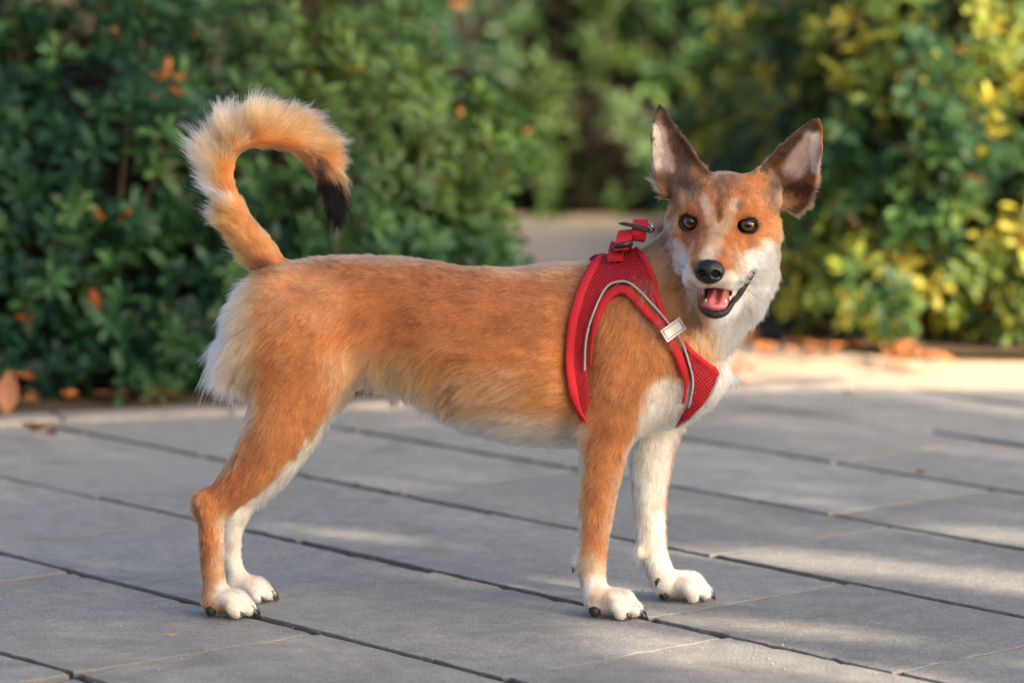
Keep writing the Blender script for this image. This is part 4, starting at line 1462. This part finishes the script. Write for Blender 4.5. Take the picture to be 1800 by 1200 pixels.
def smooth_path(pts, step=0.15):
    P_ = [np.array(p, float) for p in pts]
    out = []
    n = len(P_)
    for i in range(n - 1):
        p0, p1, p2, p3 = P_[max(i - 1, 0)], P_[i], P_[i + 1], P_[min(i + 2, n - 1)]
        for t in np.arange(0, 1, step):
            out.append(0.5 * (2 * p1 + (p2 - p0) * t + (2 * p0 - 5 * p1 + 4 * p2 - p3) * t * t + (3 * p1 - p0 - 3 * p2 + p3) * t ** 3))
    out.append(P_[-1])
    return np.array(out)


M_EYE = mat_eye()
M_RIM = simple('dark_rim_skin', (0.012, 0.010, 0.010), 0.5, 0.3, noise_amt=0.4, nscale=500)
for i, c in enumerate(EYES):
    V, Fc = sphere_vf(0.0125)
    o = pymesh('eye', V, Fc, M_EYE, dog)
    c2 = c - HF * 0.0005
    gaze = (CAMV - Vector(c2)).normalized()
    gaze = (gaze + Vector(HR) * (0.06 if i else -0.10) + Vector(HU) * 0.02).normalized()
    o.matrix_local = Matrix.Translation(Vector(c2)) @ gaze.to_track_quat('Z', 'Y').to_matrix().to_4x4()
    sgn = 1 if i else -1
    ring = []
    for k in range(40):
        a = 2 * math.pi * k / 40
        ca = math.cos(a)
        x = 11.4 * ca
        y = 8.4 * math.sin(a) * (1 - 0.28 * abs(ca) ** 3) + 0.7 * ca * sgn - 0.2
        y *= 0.88 if y > 0 else 1.0
        if ca * sgn < -0.8:                             # inner corner drawn down and in
            x *= 1.0 + 0.5 * (abs(ca) - 0.8); y -= 6 * (abs(ca) - 0.8)
        f = math.sqrt(max(13.3 ** 2 - x * x - y * y, 1))
        ring.append(c2 + 0.001 * (x * HR + y * HU + (f - 1.0) * HF))
    lid = tube('eyelid', ring, 0.0017, M_RIM, dog, closed=True)

# nose
nf = Field(*[np.arange(a - .024, a + .024, .0008) for a in H(*NOSE)])
nf.ell(H(0, 115, -38), (.0160, .0125, .0110), 0.006, HROT)
nf.ell(H(0, 118, -46), (.0125, .0095, .0095), 0.007, HROT)
for s_ in (-1, 1):
    nf.ell(H(9.8 * s_, 116, -42), (.0066, .0100, .0075), 0.004, HROT)
    nf.ell(H(8.2 * s_, 127, -42.5), (.0050, .0075, .0042), 0.002, HROT, sub=True)
    nf.cone(H(8.5 * s_, 127, -45), H(14.5 * s_, 122, -46.5), .0022, .0012, 0.002, sub=True)
nf.cone(H(0, 129.5, -44), H(0, 126.5, -56), .0012, .0012, 0.0015, sub=True)
v_, q_ = nf.mesh(1)
nn_ = vnormals(v_, q_)
if (nn_ * (v_ - v_.mean(0))).sum() < 0:
    q_ = q_[:, ::-1]
t_ = NT('nose_leather')
_p = t_.n('NewGeometry').outputs['Position']
_v = t_.n('TexVoronoi'); _v.inputs['Scale'].default_value = 700
t_.l(_p, _v.inputs['Vector'])
M_NOSE = t_.set((0.007, 0.008, 0.010), 0.30, 0.42, normal=t_.bump(_v.outputs['Distance'], 0.35, 0.0006))
link('nose', npmesh('nose', v_, q_), dog, M_NOSE)

# mouth: tongue, lower lip, teeth
M_TONGUE = NT('tongue')
_p = M_TONGUE.n('NewGeometry').outputs['Position']
M_TONGUE = M_TONGUE.set((0.56, 0.15, 0.15), 0.32, 0.5, normal=M_TONGUE.bump(M_TONGUE.noise(900, 3, 0.6, _p), 0.4, 0.0006))
M_TONGUE.node_tree.nodes['Principled BSDF'].inputs['Subsurface Weight'].default_value = 0.2
M_TONGUE.node_tree.nodes['Principled BSDF'].inputs['Subsurface Radius'].default_value = (0.006, 0.002, 0.001)
tf = Field(*[np.arange(a - .045, a + .045, .0011) for a in H(1, 80, -80)])
tf.cone(H(4, 50, -72), H(6, 92, -83), .0135, .0120, 0.004)
tf.ell(H(6, 97, -82.5), (.0150, .013, .0055), 0.008, HROT)
tf.cone(H(5, 60, -58), H(6.5, 106, -76.5), .0050, .0038, 0.004, sub=True)
v_, q_ = tf.mesh(1)
nn_ = vnormals(v_, q_)
if (nn_ * (v_ - v_.mean(0))).sum() < 0:
    q_ = q_[:, ::-1]
link('tongue', npmesh('tongue', v_, q_), dog, M_TONGUE)
_lp = [H(-14, 102, -65), H(-13.5, 104.5, -76), H(-8.5, 106, -87), H(5, 107.5, -92), H(17, 103.5, -89), H(24, 95, -80)]
for px, py in ((1296, 521), (1309, 499), (1318, 485), (1326, 473)):
    loc, nor, idx, dist = bvh.ray_cast(CAMV, (Vector(W(px, py, 0)) - CAMV).normalized())
    _lp.append(np.array(loc) + 0.0006 * np.array(BN[BQ[idx][0]]))
lip = smooth_path(_lp)
tube('lower_lip', lip, np.interp(np.linspace(0, 1, len(lip)), (0, .11, .22, .33, .45, .56, .67, .8, .9, 1), np.array((0.4, 0.6, 2.4, 4.8, 4.2, 2.9, 3.8, 4.2, 3.8, 1.4)) * .001), M_RIM, dog)
M_TOOTH = simple('tooth_enamel', (0.78, 0.72, 0.62), 0.25, 0.5)
for k, (x, f, u, h, r_) in enumerate(((-9, 101, -83, 7, 1.7), (-5.5, 104, -85, 3.6, 1.5), (-2, 105.5, -86, 3.4, 1.5), (1.5, 106, -86.2, 3.4, 1.5), (5, 105.5, -86, 3.4, 1.5), (8.5, 104, -85, 3.6, 1.5), (13, 100, -83, 8.5, 1.9), (17, 92, -77, 4, 1.6), (19.5, 86, -73, 4, 1.6))):
    x = x + 4
    tube('tooth', [H(x, f, u), H(x, f, u + h * .5), H(x, f - .4, u + h)], np.array((r_, r_ * .85, r_ * .25)) * .001, M_TOOTH, dog, ns=8)

M_CLAW = simple('claw_horn', (0.022, 0.022, 0.026), 0.3, 0.5)
for a, b in CLAWS:
    m_ = (a + b) / 2 + np.array((0, 0, 0.0022))
    tube('claw', [a - (b - a) * .5 + np.array((0, 0, .001)), a, m_, b], np.array((3.0, 3.0, 2.4, .7)) * .001, M_CLAW, dog, ns=8)
for px, py, Y in ((1008, 999, YN + .004), (1121, 979, YF - .006), (1154, 1023, YF - .020)):
    c = W(px, py, Y)
    tube('claw', [c + (.004, 0, .005), c + (.003, 0, .004), c, c + (-.0005, 0, -.0045)], np.array((0.5, 2.4, 2.8, .6)) * .001, M_CLAW, dog, ns=8)
# pads under the paws
M_PAD = simple('paw_pad_skin', (0.02, 0.018, 0.018), 0.7, 0.3)
for cx, cy, Y, dx in ((1040, 1078, YN - .004, .0), (1162, 1050, YF + .006, 0), (366, 1068, -.052, 0), (412, 1042, .046, 0)):
    c = np.array((W(cx, cy, Y)[0] + .004, Y - .004, 0.0085))
    V, Fc = sphere_vf(1.0, 16, 10)
    pymesh('paw_pad', [c + np.array((v[0] * .0075, v[1] * .012, v[2] * .0080)) for v in V], Fc, M_PAD, dog)

M_WHISK = simple('whisker_hair', (0.05, 0.04, 0.035), 0.4, 0.5)
ws = []
for s_ in (-1, 1):
    for k in range(11):
        a = H((14 + 9 * rng.random()) * s_, 104 - 14 * rng.random(), -44 - 14 * rng.random())
        d = unit(HR * s_ * (0.8 + .3 * rng.random()) - HF * (0.1 + .5 * rng.random()) + HU * rng.normal(-.15, .35))
        L = 0.026 + 0.028 * rng.random()
        ws.append([a + d * L * t - np.array((0, 0, .010)) * t * t for t in np.linspace(0, 1, 6)])
for k in range(6):
    s_ = -1 if k % 2 else 1
    a = H(26 * s_ + rng.normal(0, 2), 50, 12); d = unit(HR * s_ * .5 + HU * .9 + HF * .3 + rng.normal(size=3) * .2)
    ws.append([a + d * .025 * t for t in np.linspace(0, 1, 6)])
hair_object('whiskers', ws, M_WHISK, dog, 0.00022)

# ------------------------------------------------------------------ the harness
def near_hit(px, py, off):
    """point on the near side of the dog under photo pixel px, py, raised by off; and the normal there"""
    q = W(px, py, 0.0)
    d = (Vector(q) - CAMV).normalized()
    loc, nor, idx, dist = bvh.ray_cast(CAMV, d)
    if loc is None:
        loc, nor, idx, dist = bvh.find_nearest(Vector(q))
    n = BN[BQ[idx]].mean(0)
    n = unit(n)
    return np.array(loc) + n * off, n


def far_hit(px, py, off):
    q = W(px, py, 0.0)
    loc, nor, idx, dist = bvh.ray_cast(Vector((q[0], 0.4, q[2])), Vector((0, -1, 0)))
    if loc is None or loc.y < -0.005:
        loc, nor, idx, dist = bvh.find_nearest(Vector(q))
    n = unit(BN[BQ[idx]].mean(0))
    return np.array(loc) + n * off, n


def dense(P, step):
    out = []
    for a, b in zip(P, P[1:]):
        a, b = np.array(a, float), np.array(b, float)
        k = max(1, int(np.linalg.norm(b - a) / step))
        out += [a + (b - a) * i / k for i in range(k)]
    out.append(np.array(P[-1], float))
    return out


def mat_airmesh():
    t = NT('red_air_mesh')
    uv = t.n('UVMap', uv_map='weave')
    mp = t.n('Mapping')
    mp.inputs['Rotation'].default_value = (0, 0, R(38))
    mp.inputs['Scale'].default_value = (1, 1, 1)
    t.l(uv.outputs[0], mp.inputs['Vector'])
    v = t.n('TexVoronoi', voronoi_dimensions='2D')
    v.inputs['Scale'].default_value = 100 / 4.8
    v.inputs['Randomness'].default_value = 0.12
    t.l(mp.outputs[0], v.inputs['Vector'])
    hole = t.ramp(v.outputs['Distance'], [(0.24, 1.0), (0.40, 0.0)])
    nz = t.noise(14, 4, 0.6, uv.outputs[0])
    red = t.mixc(nz, (0.27, 0.006, 0.012), (0.40, 0.010, 0.018))
    c = t.mixc(hole, red, (0.085, 0.004, 0.008))
    inv = t.n('Math', operation='SUBTRACT')
    inv.inputs[0].default_value = 1.0
    t.l(hole, inv.inputs[1])
    return t.set(c, 0.75, 0.25, normal=t.bump(inv.outputs[0], 0.8, 0.0012))


def mat_webbing(name, a, b, rough=0.7):
    t = NT(name)
    pos = t.n('NewGeometry').outputs['Position']
    w = t.n('TexWave')
    w.inputs['Scale'].default_value = 260
    w.inputs['Distortion'].default_value = 1.5
    t.l(pos, w.inputs['Vector'])
    nz = t.noise(260, 3, 0.6, pos)
    c = t.mixc(nz, a, b)
    return t.set(c, rough, 0.25, normal=t.bump(w.outputs['Fac'], 0.3, 0.0005, t.bump(nz, 0.4, 0.0006)))


M_MESH = mat_airmesh()
M_BIND = mat_webbing('red_binding', (0.31, 0.006, 0.012), (0.44, 0.012, 0.020))
M_PIPE = mat_webbing('reflective_piping', (0.20, 0.195, 0.195), (0.36, 0.355, 0.35), 0.45)
M_BLACK = simple('black_plastic', (0.015, 0.015, 0.017), 0.35, 0.5)
M_STEEL = simple('ring_steel', (0.55, 0.54, 0.52), 0.22, 0.5, 1.0)
M_PATCH = simple('silver_patch', (0.36, 0.36, 0.37), 0.4, 0.5, 0.25, 0.35, 120)
M_STITCH = simple('stitch_dark', (0.12, 0.12, 0.13), 0.8, 0.2)

harness = link('dog_harness', None)
harness.location = W(1100, 560, 0)
HL = np.array(harness.location)
tag(harness, 'red mesh dog harness with grey reflective piping worn round the chest', 'harness')


def panel(hit, name):
    ring = dense(H_POLY + [H_POLY[0]], 5)[:-1]
    nb = len(ring)
    gx, gy = np.meshgrid(np.arange(985, 1265, 6.0), np.arange(428, 750, 6.0))
    gx = gx + (np.arange(gx.shape[0]) % 2)[:, None] * 3
    inner = np.stack((gx.ravel(), gy.ravel()), 1)
    inner = inner[in_poly(inner, inset(H_POLY, 3))]
    V2 = [Vector((float(a), float(b))) for a, b in ring] + [Vector((float(a), float(b))) for a, b in inner]
    res = delaunay_2d_cdt(V2, [(i, (i + 1) % nb) for i in range(nb)], [list(range(nb))], 1, 1e-4)
    v2 = np.array([(v.x, v.y) for v in res[0]])
    tr = [f for f in res[2] if len(f) == 3]
    P_, N_ = zip(*[hit(a, b, 0.0) for a, b in v2])
    P_, N_ = np.array(P_), np.array(N_)
    T_ = np.array(tr)
    e = np.concatenate([T_[:, [0, 1]], T_[:, [1, 2]], T_[:, [2, 0]]])
    deg = np.bincount(e.ravel(), minlength=len(P_)).astype(float)
    for it in range(14):
        for arr in ((P_, N_) if it < 10 else (N_,)):
            s = np.stack([np.bincount(e[:, 0], arr[e[:, 1], i], len(P_)) + np.bincount(e[:, 1], arr[e[:, 0], i], len(P_)) for i in range(3)], 1)
            if arr is P_:
                # smooth only the depth so that the outline stays
                arr[:, 1] += 0.5 * (s[:, 1] / np.maximum(deg, 1) - arr[:, 1])
            else:
                arr += 0.5 * (s / np.maximum(deg, 1)[:, None] - arr)
    N_ = unit(N_)
    P_ = P_ + N_ * 0.0068
    fc = np.cross(P_[T_[:, 1]] - P_[T_[:, 0]], P_[T_[:, 2]] - P_[T_[:, 0]])
    flip = (fc * N_[T_[:, 0]]).sum(1) < 0
    T_[flip] = T_[flip][:, ::-1]
    o = pymesh(name, P_ - HL, T_, M_MESH, harness)
    uvl = o.data.uv_layers.new(name='weave')
    li = np.zeros(len(o.data.loops), np.int32)
    o.data.loops.foreach_get('vertex_index', li)
    uvl.data.foreach_set('uv', (v2[li] / 100).astype(np.float32).ravel())
    so = o.modifiers.new('cloth', 'SOLIDIFY')
    so.thickness = 0.0025
    so.offset = -1
    return o


panel(near_hit, 'mesh_panel')
panel(far_hit, 'mesh_panel')


def strip(name, pts, r_px, mat, off, flat=0.45, hit=near_hit, taper=False, ns=10):
    sp = smooth_path([np.array(p, float) for p in pts], 0.1)
    P_, N_ = zip(*[hit(a, b, 0.0) for a, b in sp])
    P_, N_ = np.array(P_), np.array(N_)
    for _ in range(12):
        Q = P_.copy()
        Q[1:-1, 1] = 0.25 * P_[:-2, 1] + 0.5 * P_[1:-1, 1] + 0.25 * P_[2:, 1]
        P_ = Q
        M_ = N_.copy()
        M_[1:-1] = 0.25 * N_[:-2] + 0.5 * N_[1:-1] + 0.25 * N_[2:]
        N_ = unit(M_)
    P_ = P_ + N_ * off
    rr = np.full(len(P_), r_px * PXM)
    if taper:
        rr *= np.clip(np.minimum(np.linspace(0, 6, len(P_)), np.linspace(6, 0, len(P_))), 0.35, 1)
    return tube(name, P_ - HL, rr, mat, harness, ns=ns, flat=flat, nvec=N_)


for hit in (near_hit, far_hit):
    strip('edge_binding', [(1076, 446), (1052, 466), (1026, 508), (1008, 560), (998, 620), (1000, 660), (1011, 698), (1034, 742)], 8.5, M_BIND, 0.0070, 0.40, hit, True)
    strip('arm_binding', H_BIND, 8.5, M_BIND, 0.0062, 0.45, hit, True)
    strip('piping', H_ARM[1:], 2.1, M_PIPE, 0.0098, 0.8, hit)
    strip('neck_binding', H_NECK[:-1], 5, M_BIND, 0.0070, 0.45, hit)
    strip('chest_trim', [(1254, 657), (1251, 670), (1238, 695), (1210, 726), (1186, 741)], 3.0, M_PIPE, 0.0070, 0.6, hit)


def ribbon(name, pts, wid, thick, mat, wdir):
    """flat strap through 3-D points; wdir: direction of its width"""
    P_ = smooth_path(pts, 0.2)
    n = len(P_)
    tg = unit(np.gradient(P_, axis=0))
    w = unit(np.array(wdir, float) - tg * (tg @ np.array(wdir, float))[:, None])
    nn = np.cross(tg, w)
    V, Fc = [], []
    for i in range(n):
        for a, b in ((-1, -.6), (-.92, -1), (.92, -1), (1, -.6), (1, .6), (.92, 1), (-.92, 1), (-1, .6)):
            V.append(P_[i] + w[i] * wid / 2 * a + nn[i] * thick / 2 * b - HL)
    for i in range(n - 1):
        for k in range(8):
            Fc.append((i * 8 + k, i * 8 + (k + 1) % 8, i * 8 + 8 + (k + 1) % 8, i * 8 + 8 + k))
    Fc += [tuple(range(8))[::-1], tuple(range((n - 1) * 8, n * 8))]
    return pymesh(name, V, Fc, mat, harness, smooth=False)


s0, n0_ = near_hit(1085, 472, 0.011)
s1, n1_ = near_hit(1090, 452, 0.012)
ribbon('back_strap', [s0, s1, W(1094, 432, -.034), W(1098, 415, -.028), W(1100, 407, -.014), W(1101, 407, .004), W(1100, 420, .018), W(1094, 450, .03)], 27 * PXM, .0028, M_BIND, (1, 0, .10))
ribbon('strap_end', [s0 + n0_ * .003, s1 + n1_ * .003, W(1092, 438, -.038)], 27 * PXM, .0022, M_BIND, (1, 0, .10))
tube('slider', [W(1081, 433, -.040) - HL, W(1096, 430, -.0415) - HL, W(1112, 426, -.040) - HL], [.0030, .0030, .0030], M_BLACK, harness, ns=10)
tube('slider', [W(1098, 419, -.030) - HL, W(1110, 416, -.026) - HL, W(1118, 412, -.020) - HL], [.0022, .0022, .0022], M_STEEL, harness, ns=10)
ribbon('leash_loop', [W(1122, 420, -.022), W(1124, 406, -.024), W(1126, 392, -.018), W(1126, 388, -.004), W(1124, 400, .010), W(1120, 424, .014)], 26 * PXM, .0030, M_BIND, (1, 0, .02))
# black side-release buckle: flat tapered tongue
bk = []
for px, py, hw in ((1088, 393, 1.2), (1096, 393, 3.0), (1118, 397, 3.6), (1138, 402, 3.6), (1143, 404, 2.0)):
    c = W(px, py, -.026) - HL
    for a, b in ((-1, -1), (1, -1), (1, 1), (-1, 1)):
        bk.append(c + np.array((0, a * .006 * hw / 3.6, b * hw * PXM)))
pymesh('buckle', bk, [(i * 4 + k, i * 4 + (k + 1) % 4, i * 4 + 4 + (k + 1) % 4, i * 4 + 4 + k) for i in range(4) for k in range(4)] + [(3, 2, 1, 0), (16, 17, 18, 19)], M_BLACK, harness, smooth=False)
# D-ring
dr_ = [W(1132, 390, -.010), W(1140, 393, -.016), W(1147, 399, -.020), W(1149, 405, -.014), W(1143, 408, -.002), W(1134, 404, .006), W(1128, 396, .002)]
tube('d_ring', smooth_path(dr_ + [dr_[0]], 0.2)[:-1] - HL, .0015, M_STEEL, harness, closed=True, ns=8)

# silver patch with a stitched border
cor = [near_hit(a, b, 0.0125)[0] for a, b in ((1155, 585), (1190, 558), (1200, 576), (1171, 603))]
smp = [near_hit(a, b, 0.0) for a in (1160, 1170, 1180, 1190) for b in (565, 575, 585, 595)]
nrm_ = unit(np.mean([q[1] for q in smp], 0))
cc_ = near_hit(1177, 580, 0.0)[0]
cc_ = cc_ + nrm_ * (np.median([(q[0] - cc_) @ nrm_ for q in smp]) + 0.0110)
ex = cor[1] - cor[0]
ex = unit(ex - nrm_ * (ex @ nrm_))
ey = unit(np.cross(nrm_, ex))
hw, hh = 22 * PXM, 12 * PXM
V = []
for z in (-.0012, .0008, .0012):
    k = 1.0 if z < .001 else 0.96
    for a, b in ((-1, -1), (1, -1), (1, 1), (-1, 1)):
        V.append(cc_ + ex * hw * a * k + ey * hh * b * k + nrm_ * z - HL)
pt = pymesh('patch', V, [(k * 4 + a, k * 4 + (a + 1) % 4, k * 4 + 4 + (a + 1) % 4, k * 4 + 4 + a) for k in range(2) for a in range(4)] + [(8, 9, 10, 11), (3, 2, 1, 0)], M_PATCH, harness, smooth=False)
for (a0, b0), (a1, b1) in zip(((-.8, -.68), (.8, -.68), (.8, .68), (-.8, .68)), ((.8, -.68), (.8, .68), (-.8, .68), (-.8, -.68))):
    tube('stitching', [cc_ + ex * hw * (a0 + (a1 - a0) * t) + ey * hh * (b0 + (b1 - b0) * t) + nrm_ * .0014 - HL for t in (0, .5, 1)], .00045, M_STITCH, pt, ns=6)

# ------------------------------------------------------------------ fallen leaves and specks on the ground
def mat_dry(name, a, b):
    t = NT(name)
    tc = t.n('TexCoord')
    f = t.noise(6, 4, 0.6, tc.outputs['Object'])
    return t.set(t.mixc(f, a, b), 0.7, 0.25)


M_DRY = mat_dry('dry_leaf', (0.30, 0.105, 0.035), (0.50, 0.21, 0.07))
M_DRY2 = mat_dry('dry_leaf_brown', (0.09, 0.04, 0.02), (0.22, 0.10, 0.045))
M_YEL = mat_dry('dry_leaf_yellow', (0.34, 0.25, 0.06), (0.45, 0.33, 0.12))
M_DRY3 = mat_dry('dry_leaf_russet', (0.14, 0.055, 0.028), (0.28, 0.12, 0.055))
M_PETAL = mat_dry('dark_red_petal', (0.16, 0.01, 0.035), (0.26, 0.03, 0.06))


def dry_leaf(loc, size, rz, tip, curl, mat, label, group=None, rx=0.0):
    V, Fc = [], []
    prof = [(0, .03), (.15, .14), (.35, .24), (.6, .25), (.8, .15), (.93, .05), (1.0, .005)]
    for t_, w_ in prof:
        z = curl * (t_ - .5) ** 2 * 1.2
        for a in (-1, -.5, 0, .5, 1):
            V.append((a * w_ * (1 - .25 * abs(a) * curl), t_ - .5, z + curl * abs(a) ** 1.6 * w_ * 0.9 + .012 * math.sin(9 * t_ + 3 * a)))
    for i in range(len(prof) - 1):
        for k in range(4):
            Fc.append((i * 5 + k, i * 5 + k + 1, i * 5 + 6 + k, i * 5 + 5 + k))
    V += [(-.012, -.72, .03), (.012, -.72, .03)]
    n = len(V)
    Fc.append((n - 2, n - 1, 3, 1))
    o = pymesh('fallen_leaf', [(a * size, b * size, c * size) for a, b, c in V], Fc, mat)
    so = o.modifiers.new('blade', 'SOLIDIFY'); so.thickness = 0.0006
    o.rotation_euler = (rx, tip, rz)
    o.location = loc
    tag(o, label, 'leaf', group)
    return o


def on_ground(px, py, z=0.004):
    g = G(px, py)
    return (g[0], g[1], z)


dry_leaf(on_ground(62, 772, 0.014), 0.055, R(70), R(12), 0.8, M_DRY2, 'curled brown dry leaf on the paving before the kerb, largest of the pair there', 'dry leaves by the left kerb')
dry_leaf(on_ground(92, 778, 0.012), 0.042, R(20), R(-15), 0.7, M_DRY2, 'small dark curled leaf on the paving, right beside the largest brown leaf', 'dry leaves by the left kerb')
dry_leaf(on_ground(66, 776, 0.012), 0.022, R(10), R(20), 0.5, M_YEL, 'small yellow leaf fragment lying among the curled brown leaves', 'dry leaves by the left kerb')
dry_leaf((G(8, 745)[0], G(8, 745)[1] + .03, 0.045), 0.075, R(15), R(8), 0.45, M_DRY3, 'big orange brown dry leaf standing on edge at the left picture edge', 'dry leaves by the left kerb', R(65))
dry_leaf(on_ground(300, 1121, 0.004), 0.012, R(80), 0, 0.3, M_YEL, 'tiny pale leaf scrap on the paving in front of the hind paws')
dry_leaf(on_ground(627, 858, 0.005), 0.014, R(40), 0, 0.6, M_DRY2, 'tiny brown leaf scrap in the paving joint under the belly')
dry_leaf(on_ground(1618, 836, 0.005), 0.020, R(75), 0, 0.6, M_PETAL, 'dark red petal lying on the paving at the right')
dry_leaf(on_ground(1490, 694, 0.005), 0.028, R(60), 0, 0.5, M_DRY2, 'dark brown leaf at the sunlit edge of the paving')
g6 = np.random.default_rng(77)
for k in range(40):
    t_ = g6.random()
    px = 1255 + 420 * t_ + g6.normal(0, 8)
    py = 604 + 26 * t_ + abs(g6.normal(0, 9)) + 10 * g6.random()
    m = (M_DRY, M_DRY, M_DRY2, M_DRY)[k % 4]
    dry_leaf(on_ground(px, py, 0.010 + 0.01 * g6.random()), 0.030 + 0.025 * g6.random(), g6.random() * 6.28, g6.normal(0, .3), 0.3 + .4 * g6.random(), m,
             'orange fallen leaf in the sunlit litter at the foot of the right hedge', 'leaf litter under the right hedge', g6.normal(0, .25))
for k in range(14):
    px = 20 + 320 * g6.random()
    py = 735 - 16 * (px / 340) - 8 - 10 * g6.random()
    dry_leaf(on_ground(px, py, 0.018), 0.03 + 0.02 * g6.random(), g6.random() * 6.28, g6.normal(0, .3), 0.4, (M_DRY2, M_DRY)[k % 2],
             'dry brown leaf in the shade under the left hedge behind the kerb', 'leaf litter under the left hedge', g6.normal(0, .25))
for k in range(10):
    px, py = 1230 + 90 * g6.random(), 645 + 38 * g6.random()
    dry_leaf(on_ground(px, py, 0.008), 0.03 + 0.015 * g6.random(), g6.random() * 6.28, g6.normal(0, .2), 0.4, M_DRY,
             'orange leaf on the pale path beside the dog\'s white chest', 'leaves on the pale path', g6.normal(0, .2))

# grit and sand grains lying on the slabs
def grit():
    g = np.random.default_rng(8)
    n = 2600
    px, py = g.uniform(-20, 1820, n), 700 + 520 * g.random(n) ** 0.8
    c = np.array([G(a, b) for a, b in zip(px, py)])
    r = 0.0004 + 0.0011 * g.random(n) ** 4
    c[:, 2] = r * 0.6 + 0.0004
    d = np.array(((1, 0, 0), (-1, 0, 0), (0, 1, 0), (0, -1, 0), (0, 0, .8), (0, 0, -.8)))
    v = c[:, None, :] + d[None] * r[:, None, None] * g.uniform(.6, 1.4, (n, 6, 1))
    f = np.array(((0, 2, 4), (2, 1, 4), (1, 3, 4), (3, 0, 4), (2, 0, 5), (1, 2, 5), (3, 1, 5), (0, 3, 5)))
    me = npmesh('grit', v.reshape(-1, 3), (f[None] + (np.arange(n) * 6)[:, None, None]).reshape(-1, 3), False)
    o = link('grit', me, None, simple('grit_stone', (0.30, 0.27, 0.22), 0.9, 0.2, noise_amt=0.6, nscale=30))
    tag(o, 'pale sand and grit scattered over the paving slabs', 'grit', kind='stuff')


grit()
